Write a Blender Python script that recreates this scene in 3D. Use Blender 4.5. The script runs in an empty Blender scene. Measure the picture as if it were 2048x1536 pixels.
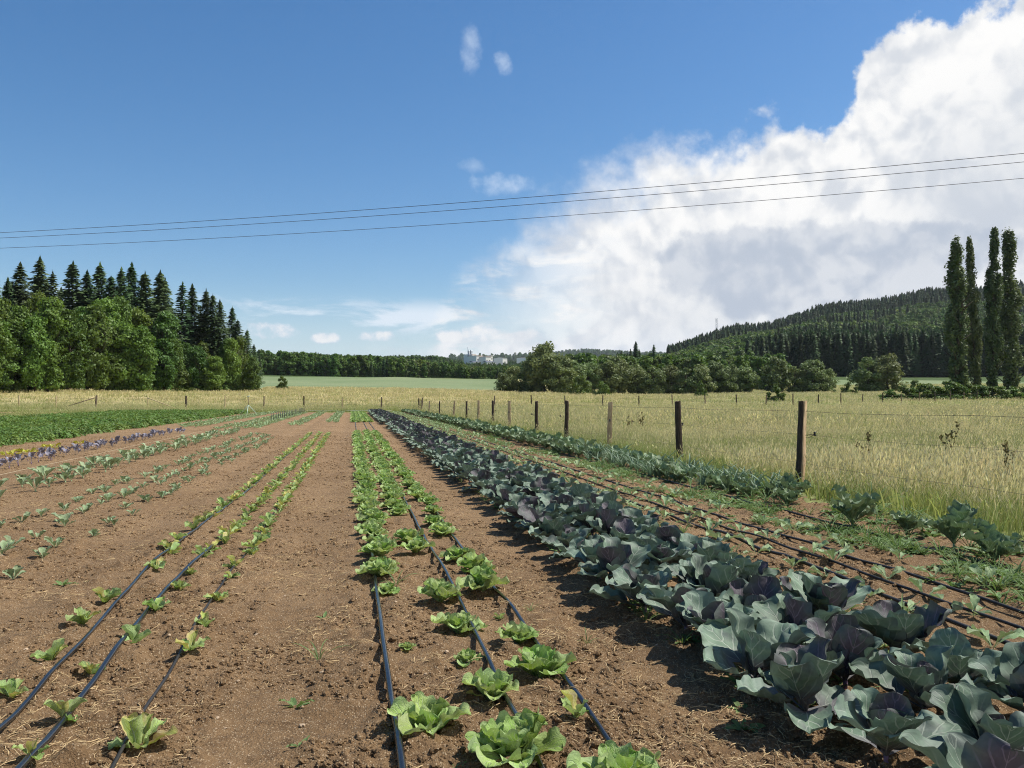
import bpy, math, random
import numpy as np
from mathutils import Vector, Matrix, Euler

random.seed(11)
rng = np.random.default_rng(11)
R = math.radians
scene = bpy.context.scene
col = scene.collection

# ------------------------------------------------------------------ camera, sky, sun
YAW = R(10.92)            # the crop rows run along +Y, the camera looks to the right of them
EYE = 1.55
FPX = 1658.0              # focal length in pixels of a 2048 wide frame
HOR = 798.0               # eye level line
FWD = np.array([math.sin(YAW), math.cos(YAW)])
RGT = np.array([math.cos(YAW), -math.sin(YAW)])

cam_d = bpy.data.cameras.new('camera')
cam_d.sensor_width = 36.0
cam_d.lens = 36.0 * FPX / 2048.0
cam_d.clip_start = 0.05
cam_d.clip_end = 40000
cam = bpy.data.objects.new('camera', cam_d)
cam.location = (0, 0, EYE)
cam.rotation_euler = (R(90) + math.atan((HOR - 768) / FPX), 0, -YAW)
col.objects.link(cam)
scene.camera = cam

SUN_EL, SUN_AZ = R(57), R(86)      # azimuth measured from +Y (row direction) towards +X
sun_d = bpy.data.lights.new('sun', 'SUN')
sun_d.energy = 5.0
sun_d.angle = R(0.53)
sun_d.color = (1.0, 0.955, 0.88)
sun = bpy.data.objects.new('sun', sun_d)
sdir = Vector((math.sin(SUN_AZ) * math.cos(SUN_EL), math.cos(SUN_AZ) * math.cos(SUN_EL), math.sin(SUN_EL)))
sun.rotation_euler = sdir.to_track_quat('Z', 'Y').to_euler()
sun.location = (30, 0, 40)
col.objects.link(sun)

scene.view_settings.view_transform = 'Standard'
scene.view_settings.look = 'None'
scene.view_settings.exposure = 0.45
scene.view_settings.gamma = 1.0
scene.view_settings.use_curve_mapping = False
scene.render.engine = 'CYCLES'
scene.cycles.max_bounces = 6
scene.cycles.diffuse_bounces = 2
scene.cycles.glossy_bounces = 2
scene.cycles.transmission_bounces = 4
scene.cycles.transparent_max_bounces = 8
scene.cycles.volume_bounces = 0
scene.cycles.use_adaptive_sampling = True
scene.cycles.adaptive_threshold = 0.02
scene.cycles.use_denoising = True
scene.cycles.denoising_prefilter = 'NONE'
scene.cycles.filter_width = 1.1
scene.cycles.sample_clamp_indirect = 4.0


class NT:
    """small helper that writes node trees as expressions"""
    def __init__(self, tree):
        self.t = tree
        self.n = tree.nodes
        self.l = tree.links

    def node(self, typ, **kw):
        nd = self.n.new(typ)
        for k, v in kw.items():
            setattr(nd, k, v)
        return nd

    def put(self, sock, v):
        if isinstance(v, bpy.types.NodeSocket):
            self.l.new(v, sock)
        elif v is not None:
            if hasattr(sock, 'default_value'):
                try:
                    sock.default_value = v
                except Exception:
                    sock.default_value = tuple(v) + (1.0,)

    def m(self, op, a, b=None, c=None, clamp=False):
        nd = self.node('ShaderNodeMath', operation=op, use_clamp=clamp)
        self.put(nd.inputs[0], a)
        if b is not None: self.put(nd.inputs[1], b)
        if c is not None: self.put(nd.inputs[2], c)
        return nd.outputs[0]

    def vm(self, op, a, b=None, s=None):
        nd = self.node('ShaderNodeVectorMath', operation=op)
        self.put(nd.inputs[0], a)
        if b is not None: self.put(nd.inputs[1], b)
        if s is not None: self.put(nd.inputs['Scale'], s)
        return nd.outputs['Value'] if op in ('DOT_PRODUCT', 'LENGTH', 'DISTANCE') else nd.outputs[0]

    def ss(self, x, a, b, lo=0.0, hi=1.0):
        nd = self.node('ShaderNodeMapRange', interpolation_type='SMOOTHSTEP')
        self.put(nd.inputs[0], x)
        for i, v in zip((1, 2, 3, 4), (a, b, lo, hi)): self.put(nd.inputs[i], v)
        return nd.outputs[0]

    def lin(self, x, a, b, lo=0.0, hi=1.0):
        nd = self.node('ShaderNodeMapRange')
        self.put(nd.inputs[0], x)
        for i, v in zip((1, 2, 3, 4), (a, b, lo, hi)): self.put(nd.inputs[i], v)
        return nd.outputs[0]

    def noise(self, vec, scale, detail=4, rough=0.55, dist=0.0, out=0):
        nd = self.node('ShaderNodeTexNoise')
        self.put(nd.inputs['Vector'], vec)
        nd.inputs['Scale'].default_value = scale
        nd.inputs['Detail'].default_value = detail
        nd.inputs['Roughness'].default_value = rough
        nd.inputs['Distortion'].default_value = dist
        return nd.outputs[out]

    def voro(self, vec, scale, feature='F1', out='Distance', rand=1.0):
        nd = self.node('ShaderNodeTexVoronoi', feature=feature)
        self.put(nd.inputs['Vector'], vec)
        nd.inputs['Scale'].default_value = scale
        nd.inputs['Randomness'].default_value = rand
        return nd.outputs[out]

    def mix(self, f, a, b, blend='MIX'):
        nd = self.node('ShaderNodeMix', data_type='RGBA', blend_type=blend)
        self.put(nd.inputs[0], f)
        self.put(nd.inputs[6], a if isinstance(a, bpy.types.NodeSocket) else tuple(a) + (1.0,))
        self.put(nd.inputs[7], b if isinstance(b, bpy.types.NodeSocket) else tuple(b) + (1.0,))
        return nd.outputs[2]

    def hsv(self, c, h=0.5, s=1.0, v=1.0):
        nd = self.node('ShaderNodeHueSaturation')
        self.put(nd.inputs['Hue'], h); self.put(nd.inputs['Saturation'], s); self.put(nd.inputs['Value'], v)
        self.put(nd.inputs['Color'], c if isinstance(c, bpy.types.NodeSocket) else tuple(c) + (1.0,))
        return nd.outputs[0]

    def bump(self, h, strength=0.5, dist=0.01):
        nd = self.node('ShaderNodeBump')
        nd.inputs['Strength'].default_value = strength
        nd.inputs['Distance'].default_value = dist
        self.put(nd.inputs['Height'], h)
        return nd.outputs[0]


def make_world():
    w = bpy.data.worlds.new('World')
    scene.world = w
    w.use_nodes = True
    w.node_tree.nodes.clear()
    t = NT(w.node_tree)
    sky = t.node('ShaderNodeTexSky', sky_type='NISHITA')
    sky.sun_disc = False
    sky.sun_elevation = SUN_EL
    sky.sun_rotation = SUN_AZ
    sky.altitude = 100
    sky.air_density = 1.0
    sky.dust_density = 0.6
    sky.ozone_density = 2.5
    tc = t.node('ShaderNodeTexCoord')
    D = t.vm('NORMALIZE', tc.outputs['Generated'])
    fx = t.vm('DOT_PRODUCT', D, (FWD[0], FWD[1], 0))
    rx = t.vm('DOT_PRODUCT', D, (RGT[0], RGT[1], 0))
    sep = t.node('ShaderNodeSeparateXYZ'); t.put(sep.inputs[0], D)
    az = t.m('ARCTAN2', rx, fx)
    el = t.m('ARCSINE', sep.outputs[2])

    def dirn(px, py):
        a = math.atan((px - 1024) / FPX)
        return a, math.atan((HOR - py) / FPX * math.cos(a))

    # slow warp of the coordinates so that no outline is smooth
    wn = t.vm('SUBTRACT', t.noise(D, 6.0, 5, 0.6, out=1), (0.5, 0.5, 0.5))
    wsep = t.node('ShaderNodeSeparateXYZ'); t.put(wsep.inputs[0], wn)
    azw = t.m('ADD', az, t.m('MULTIPLY', wsep.outputs[0], 0.10))
    elw = t.m('ADD', el, t.m('MULTIPLY', wsep.outputs[1], 0.10))
    # top edge of the big bank, elevation over azimuth
    edge = [(840, 660), (872, 590), (905, 540), (960, 480), (1040, 420), (1120, 380), (1180, 325), (1300, 285), (1420, 268),
            (1540, 240), (1640, 225), (1720, 170), (1765, 95), (1860, 40), (1960, -5), (2100, -70), (2500, -200)]
    fc = t.node('ShaderNodeFloatCurve')
    lo, hi = -0.30, 1.5
    cm = fc.mapping
    cv = cm.curves[0]
    pts = [dirn(*e) for e in edge] + [(1.5, 0.75)]
    cv.points[0].location = (0.0, 0.0)
    cv.points[1].location = (1.0, pts[-1][1])
    for a, e in pts[:-1]:
        cv.points.new((a - lo) / (hi - lo), max(e, 0))
    for p in cv.points: p.handle_type = 'AUTO_CLAMPED'
    cm.update()
    t.put(fc.inputs['Value'], t.lin(azw, lo, hi))
    top = fc.outputs[0]
    # puffy detail
    puff = t.noise(D, 17.0, 9, 0.56)
    puff2 = t.noise(D, 5.0, 7, 0.55)
    e = t.m('SUBTRACT', top, elw)
    e2 = t.m('ADD', e, t.m('MULTIPLY', t.m('SUBTRACT', puff, 0.5), 0.12))
    e2 = t.m('ADD', e2, t.m('MULTIPLY', t.m('SUBTRACT', t.noise(D, 46.0, 6, 0.6), 0.5), 0.040))
    # crisp at the towering right end, wispy towards its thin left end
    soft = t.ss(az, -0.05, 0.42, 0.10, 0.016)
    bank = t.ss(t.m('DIVIDE', e2, soft), -0.15, 1.0)
    # streaky thin veil on the left part
    stre = t.node('ShaderNodeCombineXYZ')
    t.put(stre.inputs[0], t.m('MULTIPLY', az, 5.0)); t.put(stre.inputs[1], t.m('MULTIPLY', el, 16.0)); t.put(stre.inputs[2], 0.3)
    veil_n = t.noise(stre.outputs[0], 1.6, 7, 0.6, 0.4)
    thin = t.m('MULTIPLY', t.ss(az, 0.16, -0.10), t.ss(veil_n, 0.60, 0.42, 0.0, 0.95))
    bank = t.m('MULTIPLY', bank, t.m('SUBTRACT', 1.0, thin))
    # shading of the bank: bright puffs near the edge, blue-grey belly
    sd = tuple(np.array([RGT[0] * .25 + FWD[0] * -.1, RGT[1] * .25 + FWD[1] * -.1, .9]))
    def billow(vec, scale):
        nd = t.node('ShaderNodeTexVoronoi', feature='F1')
        t.put(nd.inputs['Vector'], vec)
        nd.inputs['Scale'].default_value = scale; nd.inputs['Detail'].default_value = 2.0; nd.inputs['Roughness'].default_value = 0.62
        nd.inputs['Lacunarity'].default_value = 2.3
        return nd.outputs['Distance']
    Dw = t.vm('ADD', D, t.vm('SCALE', wn, s=0.10))
    b0 = billow(Dw, 12.0); b1 = billow(t.vm('ADD', Dw, tuple(x * .020 for x in sd)), 12.0)
    Dl = t.vm('ADD', D, tuple(x * .034 for x in sd))
    lit = t.m('ADD', t.m('MULTIPLY', t.m('SUBTRACT', b1, b0), 0.34), t.m('SUBTRACT', t.noise(D, 7.0, 7, 0.55), t.noise(Dl, 7.0, 7, 0.55)))
    litf = t.ss(lit, -0.20, 0.12)
    ba, be = dirn(1640, 540)
    dx = t.m('DIVIDE', t.m('SUBTRACT', azw, ba), 0.19)
    dy = t.m('DIVIDE', t.m('SUBTRACT', elw, be), 0.058)
    bd = t.m('ADD', t.m('MULTIPLY', dx, dx), t.m('MULTIPLY', dy, dy))
    bd = t.m('ADD', bd, t.m('MULTIPLY', t.m('SUBTRACT', puff, 0.5), 2.6))
    belly = t.ss(bd, 1.35, 0.80)
    # the underside goes on beyond the frame
    low = t.m('MULTIPLY', t.ss(az, 0.30, 0.55), t.ss(el, 0.30, 0.06))
    low = t.m('MULTIPLY', low, t.ss(puff2, 0.40, 0.60))
    depth = t.ss(e, 0.03, 0.20)
    grey = t.m('MULTIPLY', t.ss(puff2, 0.44, 0.66), depth)
    cl = t.mix(litf, (5.1, 5.35, 5.75), (7.35, 7.3, 7.2))
    cl = t.mix(t.m('MULTIPLY', grey, 0.55), cl, (4.9, 5.2, 5.6))
    cl = t.mix(t.m('MULTIPLY', t.m('MAXIMUM', belly, low), t.lin(litf, 0.0, 1.0, 0.95, 0.55)), cl, (3.6, 4.05, 4.8))
    hz = t.ss(el, 0.105, 0.0)
    skyc = t.hsv(sky.outputs[0], 0.5, 1.30, 0.93)
    # low haze over the horizon
    skyc = t.mix(t.m('MULTIPLY', t.ss(el, 0.14, 0.0), 0.62), skyc, (4.9, 5.9, 7.0))
    # a row of small cumulus low over the horizon, left of the bank
    lc = t.node('ShaderNodeCombineXYZ')
    t.put(lc.inputs[0], t.m('MULTIPLY', az, 9.0)); t.put(lc.inputs[1], t.m('MULTIPLY', el, 22.0)); t.put(lc.inputs[2], 4.1)
    ln = t.noise(lc.outputs[0], 1.5, 7, 0.58)
    lfine = t.noise(D, 60.0, 7, 0.6)
    acc = t.m('MULTIPLY', t.m('MULTIPLY', t.ss(el, 0.040, 0.062), t.ss(el, 0.110, 0.075)), 0.30)
    for (px, py, sx, sy) in ((545, 662, 0.040, 0.013), (650, 676, 0.022, 0.008), (750, 672, 0.030, 0.008), (900, 672, 0.022, 0.011), (960, 668, 0.030, 0.013), (1050, 672, 0.03, 0.011), (300, 670, 0.05, 0.014), (60, 660, 0.05, 0.016)):
        a, q = dirn(px, py)
        gx_ = t.m('DIVIDE', t.m('SUBTRACT', az, a), sx); gy_ = t.m('DIVIDE', t.m('SUBTRACT', el, q), sy)
        acc = t.m('MAXIMUM', acc, t.ss(t.m('ADD', t.m('MULTIPLY', gx_, gx_), t.m('MULTIPLY', gy_, gy_)), 1.6, 0.0))
    lown = t.m('ADD', t.m('MULTIPLY', acc, 0.34), t.m('ADD', t.m('MULTIPLY', ln, 0.45), t.m('MULTIPLY', lfine, 0.55)))
    lowc = t.ss(lown, 0.68, 0.82)
    # flat grey-white layer above
    band2 = t.m('MULTIPLY', t.ss(el, 0.070, 0.09), t.ss(el, 0.125, 0.10))
    flat = t.m('MULTIPLY', t.ss(veil_n, 0.48, 0.62), t.m('MULTIPLY', band2, 0.85))
    skyc = t.mix(flat, skyc, (6.0, 6.6, 7.3))
    skyc = t.mix(t.m('MULTIPLY', lowc, t.ss(az, 0.2, 0.05, 0.2, 0.92)), skyc, t.mix(t.ss(lown, 0.76, 0.90), (5.2, 5.8, 6.4), (7.0, 7.0, 7.0)))
    # three stray wisps
    for (px, py, sx, sy, k) in ((935, 88, 0.012, 0.022, 0.55), (996, 126, 0.009, 0.011, 0.75), (1005, 368, 0.030, 0.012, 0.7), (950, 330, 0.016, 0.008, 0.35)):
        a, q = dirn(px, py)
        ddx = t.m('DIVIDE', t.m('SUBTRACT', t.m('ADD', az, t.m('MULTIPLY', wsep.outputs[0], 0.05)), a), sx)
        ddy = t.m('DIVIDE', t.m('SUBTRACT', t.m('ADD', el, t.m('MULTIPLY', wsep.outputs[1], 0.05)), q), sy)
        r2 = t.m('ADD', t.m('MULTIPLY', ddx, ddx), t.m('MULTIPLY', ddy, ddy))
        r2 = t.m('ADD', r2, t.m('MULTIPLY', t.m('SUBTRACT', t.noise(D, 45.0, 6, 0.6), 0.5), 5.0))
        skyc = t.mix(t.m('MULTIPLY', t.ss(r2, 1.7, -1.4), k * 0.75), skyc, (6.2, 6.9, 7.8))
    cl = t.mix(t.m('MULTIPLY', hz, 0.55), cl, (5.6, 6.1, 6.7))
    final = t.mix(bank, skyc, cl)
    bg = t.node('ShaderNodeBackground')
    bg.inputs['Strength'].default_value = 0.1
    t.put(bg.inputs['Color'], final)
    out = t.node('ShaderNodeOutputWorld')
    t.l.new(bg.outputs[0], out.inputs[0])
    w.cycles.sampling_method = 'MANUAL'
    w.cycles.sample_map_resolution = 512


make_world()

# ------------------------------------------------------------------ helpers
def at(px, d):
    """ground plan position at depth d along the viewing direction, for a bearing given as a column"""
    p = FWD * d + RGT * ((px - 1024) / FPX * d)
    return float(p[0]), float(p[1])


def hash2(ix, iy, seed):
    h = (ix.astype(np.int64) * 374761393 + iy.astype(np.int64) * 668265263 + seed * 974634721) & 0xffffffff
    h = ((h ^ (h >> 13)) * 1274126177) & 0xffffffff
    h = h ^ (h >> 16)
    return (h & 0xffff) / 65535.0


def vnoise(x, y, seed=0):
    ix = np.floor(x); iy = np.floor(y)
    fx = x - ix; fy = y - iy
    fx = fx * fx * (3 - 2 * fx); fy = fy * fy * (3 - 2 * fy)
    ix = ix.astype(np.int64); iy = iy.astype(np.int64)
    a = hash2(ix, iy, seed); b = hash2(ix + 1, iy, seed)
    c = hash2(ix, iy + 1, seed); d = hash2(ix + 1, iy + 1, seed)
    return (a * (1 - fx) + b * fx) * (1 - fy) + (c * (1 - fx) + d * fx) * fy


def fbm(x, y, oct=4, seed=0, gain=0.5):
    s = 0; a = 1; tot = 0
    for i in range(oct):
        s = s + a * vnoise(x * 2 ** i + 17.3 * i, y * 2 ** i - 9.1 * i, seed + i)
        tot += a; a *= gain
    return s / tot


def mesh_np(name, v, f, mats=(), smooth=True, uv=None, midx=None):
    """mesh from a vertex array and an array of equal sided faces (or a list of faces)"""
    me = bpy.data.meshes.new(name)
    v = np.asarray(v, dtype=np.float32)
    if isinstance(f, np.ndarray):
        n, k = f.shape
        me.vertices.add(len(v)); me.vertices.foreach_set('co', v.ravel())
        me.loops.add(n * k); me.loops.foreach_set('vertex_index', f.astype(np.int32).ravel())
        me.polygons.add(n)
        me.polygons.foreach_set('loop_start', (np.arange(n) * k).astype(np.int32))
        try:
            me.polygons.foreach_set('loop_total', np.full(n, k, dtype=np.int32))
        except Exception:
            pass
    else:
        me.from_pydata([tuple(p) for p in v], [], f)
    if smooth is not None:
        me.polygons.foreach_set('use_smooth', np.full(len(me.polygons), bool(smooth)))
    if uv is not None:
        li = np.empty(len(me.loops), dtype=np.int32)
        me.loops.foreach_get('vertex_index', li)
        lay = me.uv_layers.new(name='UVMap')
        lay.data.foreach_set('uv', np.asarray(uv, dtype=np.float32)[li].ravel())
    for m in mats: me.materials.append(m)
    if midx is not None:
        me.polygons.foreach_set('material_index', np.asarray(midx, dtype=np.int32))
    me.update(calc_edges=True)
    return me


def obj(name, data, parent=None, loc=None, rot=None, scale=None):
    o = bpy.data.objects.new(name, data)
    col.objects.link(o)
    if parent is not None: o.parent = parent
    if loc is not None: o.location = loc
    if rot is not None: o.rotation_euler = rot
    if scale is not None: o.scale = (scale,) * 3 if np.isscalar(scale) else scale
    return o


def tag(o, label, cat=None, group=None, kind=None):
    if label: o['label'] = label
    if cat: o['category'] = cat
    if group: o['group'] = group
    if kind: o['kind'] = kind
    return o


def thing(name, label, cat, loc, rotz=0.0, group=None, scale=None, tilt=(0, 0)):
    o = bpy.data.objects.new(name, None)
    o.empty_display_size = 0.1
    col.objects.link(o)
    o.location = loc
    o.rotation_euler = (tilt[0], tilt[1], rotz)
    if scale is not None: o.scale = (scale,) * 3 if np.isscalar(scale) else scale
    return tag(o, label, cat, group)


class MB:
    """collects vertices, faces and uv of several shapes into one mesh"""
    def __init__(self):
        self.v = []; self.f = []; self.uv = []; self.mi = []; self.n = 0

    def add(self, v, f, uv=None, mi=0):
        v = np.asarray(v, dtype=np.float64)
        self.v.append(v)
        self.f += [tuple(int(i) + self.n for i in q) for q in f]
        self.uv.append(np.zeros((len(v), 2)) if uv is None else np.asarray(uv))
        self.mi += [mi] * len(f)
        self.n += len(v)

    def tube(self, path, r, sides=8, cap=True, mi=0):
        path = np.asarray(path, dtype=np.float64)
        n = len(path)
        r = np.full(n, r) if np.isscalar(r) else np.asarray(r)
        tan = np.gradient(path, axis=0)
        tan /= np.linalg.norm(tan, axis=1)[:, None] + 1e-12
        ref = np.array([0, 0, 1.0])
        if abs(tan[:, 2]).mean() > 0.8: ref = np.array([1.0, 0, 0])
        a = np.cross(tan, ref); a /= np.linalg.norm(a, axis=1)[:, None] + 1e-12
        b = np.cross(a, tan)
        ang = np.arange(sides) / sides * 2 * np.pi
        v = (path[:, None, :] + r[:, None, None] * (np.cos(ang)[None, :, None] * a[:, None, :] + np.sin(ang)[None, :, None] * b[:, None, :])).reshape(-1, 3)
        f = []
        for i in range(n - 1):
            for j in range(sides):
                k = (j + 1) % sides
                f.append((i * sides + j, i * sides + k, (i + 1) * sides + k, (i + 1) * sides + j))
        if cap:
            f.append(tuple(range(sides - 1, -1, -1)))
            f.append(tuple((n - 1) * sides + j for j in range(sides)))
        self.add(v, f, mi=mi)

    def box(self, x0, x1, y0, y1, z0, z1, mi=0):
        v = [(x, y, z) for z in (z0, z1) for y in (y0, y1) for x in (x0, x1)]
        f = [(0, 2, 3, 1), (4, 5, 7, 6), (0, 1, 5, 4), (2, 6, 7, 3), (0, 4, 6, 2), (1, 3, 7, 5)]
        self.add(v, f, mi=mi)

    def mesh(self, name, mats=(), smooth=True):
        v = np.concatenate(self.v)
        return mesh_np(name, v, self.f, mats, smooth, np.concatenate(self.uv), self.mi)


def newmat(name):
    m = bpy.data.materials.new(name)
    m.use_nodes = True
    m.node_tree.nodes.clear()
    t = NT(m.node_tree)
    out = t.node('ShaderNodeOutputMaterial')
    return m, t, out


def principled(t, color, rough=0.7, spec=0.3, normal=None, metal=0.0):
    p = t.node('ShaderNodeBsdfPrincipled')
    t.put(p.inputs['Base Color'], color if isinstance(color, bpy.types.NodeSocket) else tuple(color) + (1.0,))
    t.put(p.inputs['Roughness'], rough)
    t.put(p.inputs['Specular IOR Level'], spec)
    t.put(p.inputs['Metallic'], metal)
    if normal is not None: t.put(p.inputs['Normal'], normal)
    return p


def simple_mat(name, color, rough=0.7, spec=0.3, var=0.25, scale=20.0, metal=0.0, bump=0.0):
    m, t, out = newmat(name)
    tc = t.node('ShaderNodeTexCoord')
    n = t.noise(tc.outputs['Object'], scale, 5, 0.6)
    c = t.mix(n, tuple(x * (1 - var) for x in color), tuple(min(1, x * (1 + var)) for x in color))
    p = principled(t, c, rough, spec, t.bump(n, bump, 0.01) if bump else None, metal)
    t.l.new(p.outputs[0], out.inputs[0])
    return m


def foliage_mat(name, dark, light, transl=0.35, scale=0.35, hue=0.03, val=0.35, rough=0.55, spec=0.25):
    """crowns, hedges, grasses: tone varies over the crown and from plant to plant"""
    m, t, out = newmat(name)
    tc = t.node('ShaderNodeTexCoord')
    oi = t.node('ShaderNodeObjectInfo')
    n = t.noise(tc.outputs['Object'], scale, 4, 0.65)
    c = t.mix(t.ss(n, 0.3, 0.7), dark, light)
    c = t.hsv(c, t.lin(oi.outputs['Random'], 0, 1, 0.5 - hue, 0.5 + hue), 1.0,
              t.lin(t.m('FRACT', t.m('MULTIPLY', oi.outputs['Random'], 7.31)), 0, 1, 1 - val, 1 + val))
    p = principled(t, c, rough, spec)
    tr = t.node('ShaderNodeBsdfTranslucent')
    t.put(tr.inputs['Color'], t.hsv(c, 0.485, 1.1, 1.15))
    mx = t.node('ShaderNodeMixShader'); mx.inputs[0].default_value = transl
    t.l.new(p.outputs[0], mx.inputs[1]); t.l.new(tr.outputs[0], mx.inputs[2])
    t.l.new(mx.outputs[0], out.inputs[0])
    return m


def leaf_mat(name, base, edge, vein, midw=0.10, veinn=34.0, veink=0.5, transl=0.25, speck=0.0, rough=0.5, spec=0.35,
             patch=None, bumpk=0.6, hue=0.015, val=0.18, crinkle=26.0, base_tint=None):
    """broad leaf with midrib, side veins, crinkles; uv: u across, v along"""
    m, t, out = newmat(name)
    uvn = t.node('ShaderNodeUVMap')
    sep = t.node('ShaderNodeSeparateXYZ'); t.put(sep.inputs[0], uvn.outputs[0])
    u, v = sep.outputs[0], sep.outputs[1]
    oi = t.node('ShaderNodeObjectInfo')
    tc = t.node('ShaderNodeTexCoord')
    rv = t.vm('ADD', uvn.outputs[0], t.vm('SCALE', (7.1, 3.3, 5.7), s=t.m('MULTIPLY', oi.outputs['Random'], 9.0)))
    a = t.m('ABSOLUTE', t.m('MULTIPLY', t.m('SUBTRACT', u, 0.5), 2.0))
    mid = t.ss(a, t.m('MULTIPLY', t.m('SUBTRACT', 1.12, v), midw), 0.0)
    wob = t.m('MULTIPLY', t.noise(rv, 5.0, 2), 0.12)
    ph = t.m('MULTIPLY', t.m('ADD', t.m('SUBTRACT', v, t.m('MULTIPLY', a, 0.42)), wob), veinn)
    vs = t.ss(t.m('SINE', ph), 0.80, 1.0)
    vs = t.m('MULTIPLY', vs, t.ss(a, 1.0, 0.35))
    crk = t.noise(rv, crinkle, 3, 0.6)
    c = t.mix(t.ss(a, 0.25, 1.0), base, edge)
    big = t.noise(rv, 2.3, 4, 0.6)
    c = t.hsv(c, 0.5, 1.0, t.lin(big, 0.25, 0.75, 0.78, 1.22))
    if patch is not None:
        c = t.mix(t.ss(t.noise(rv, 1.9, 4, 0.6, 0.3), 0.50, 0.66), c, patch)
    if base_tint is not None:
        c = t.mix(t.ss(v, 0.62, 0.25), c, base_tint)
    c = t.hsv(c, 0.5, 1.0, t.lin(crk, 0.3, 0.7, 0.86, 1.14))
    c = t.mix(t.m('MAXIMUM', mid, t.m('MULTIPLY', vs, veink)), c, vein)
    if speck > 0:
        sp = t.voro(rv, 30.0)
        c = t.mix(t.m('MULTIPLY', t.ss(sp, 0.22, 0.12), t.m('MULTIPLY', t.ss(big, 0.42, 0.6), speck)), c, (0.55, 0.60, 0.36))
    c = t.hsv(c, t.lin(oi.outputs['Random'], 0, 1, 0.5 - hue, 0.5 + hue), 1.0,
              t.lin(t.m('FRACT', t.m('MULTIPLY', oi.outputs['Random'], 5.77)), 0, 1, 1 - val, 1 + val))
    hgt = t.m('SUBTRACT', t.m('MULTIPLY', crk, 0.8), t.m('MAXIMUM', t.m('MULTIPLY', vs, 0.6), mid))
    p = principled(t, c, rough, spec, t.bump(hgt, bumpk, 0.006))
    tr = t.node('ShaderNodeBsdfTranslucent')
    t.put(tr.inputs['Color'], t.hsv(c, 0.49, 1.15, 1.1))
    mx = t.node('ShaderNodeMixShader'); mx.inputs[0].default_value = transl
    t.l.new(p.outputs[0], mx.inputs[1]); t.l.new(tr.outputs[0], mx.inputs[2])
    t.l.new(mx.outputs[0], out.inputs[0])
    return m


PROTO = {}
def scatter(name, pts, rots, scl, idx, protos, label, cat, kind='stuff'):
    """one object that carries many small pieces, for what nobody could count"""
    cname = name + '_pieces'
    pc = bpy.data.collections.new(cname)
    for i, me in enumerate(protos):
        po = bpy.data.objects.new('%s_%02d' % (cname, i), me)
        pc.objects.link(po)
    me = bpy.data.meshes.new(name)
    n = len(pts)
    me.vertices.add(n)
    me.vertices.foreach_set('co', np.asarray(pts, dtype=np.float32).ravel())
    a = me.attributes.new('rot', 'FLOAT_VECTOR', 'POINT'); a.data.foreach_set('vector', np.asarray(rots, dtype=np.float32).ravel())
    scl = np.asarray(scl, dtype=np.float32)
    if scl.ndim == 1: scl = np.repeat(scl[:, None], 3, axis=1)
    a = me.attributes.new('scl', 'FLOAT_VECTOR', 'POINT'); a.data.foreach_set('vector', scl.ravel())
    a = me.attributes.new('pick', 'INT', 'POINT'); a.data.foreach_set('value', np.asarray(idx, dtype=np.int32))
    o = obj(name, me)
    g = bpy.data.node_groups.new(name + '_nodes', 'GeometryNodeTree')
    g.interface.new_socket('Geometry', in_out='INPUT', socket_type='NodeSocketGeometry')
    g.interface.new_socket('Geometry', in_out='OUTPUT', socket_type='NodeSocketGeometry')
    t = NT(g)
    gi = t.node('NodeGroupInput'); go = t.node('NodeGroupOutput')
    ci = t.node('GeometryNodeCollectionInfo'); ci.inputs['Collection'].default_value = pc
    ci.inputs['Separate Children'].default_value = True
    ci.inputs['Reset Children'].default_value = True
    ip = t.node('GeometryNodeInstanceOnPoints')
    def attr(nm, typ):
        nd = t.node('GeometryNodeInputNamedAttribute', data_type=typ)
        nd.inputs['Name'].default_value = nm
        return nd.outputs['Attribute']
    er = t.node('FunctionNodeEulerToRotation')
    t.l.new(attr('rot', 'FLOAT_VECTOR'), er.inputs[0])
    t.l.new(gi.outputs[0], ip.inputs['Points'])
    t.l.new(ci.outputs[0], ip.inputs['Instance'])
    ip.inputs['Pick Instance'].default_value = True
    t.l.new(attr('pick', 'INT'), ip.inputs['Instance Index'])
    t.l.new(er.outputs[0], ip.inputs['Rotation'])
    t.l.new(attr('scl', 'FLOAT_VECTOR'), ip.inputs['Scale'])
    t.l.new(ip.outputs[0], go.inputs[0])
    md = o.modifiers.new('scatter', 'NODES'); md.node_group = g
    return tag(o, label, cat, None, kind)


def rnd(a, b, n=None):
    return rng.uniform(a, b, n)


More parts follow.
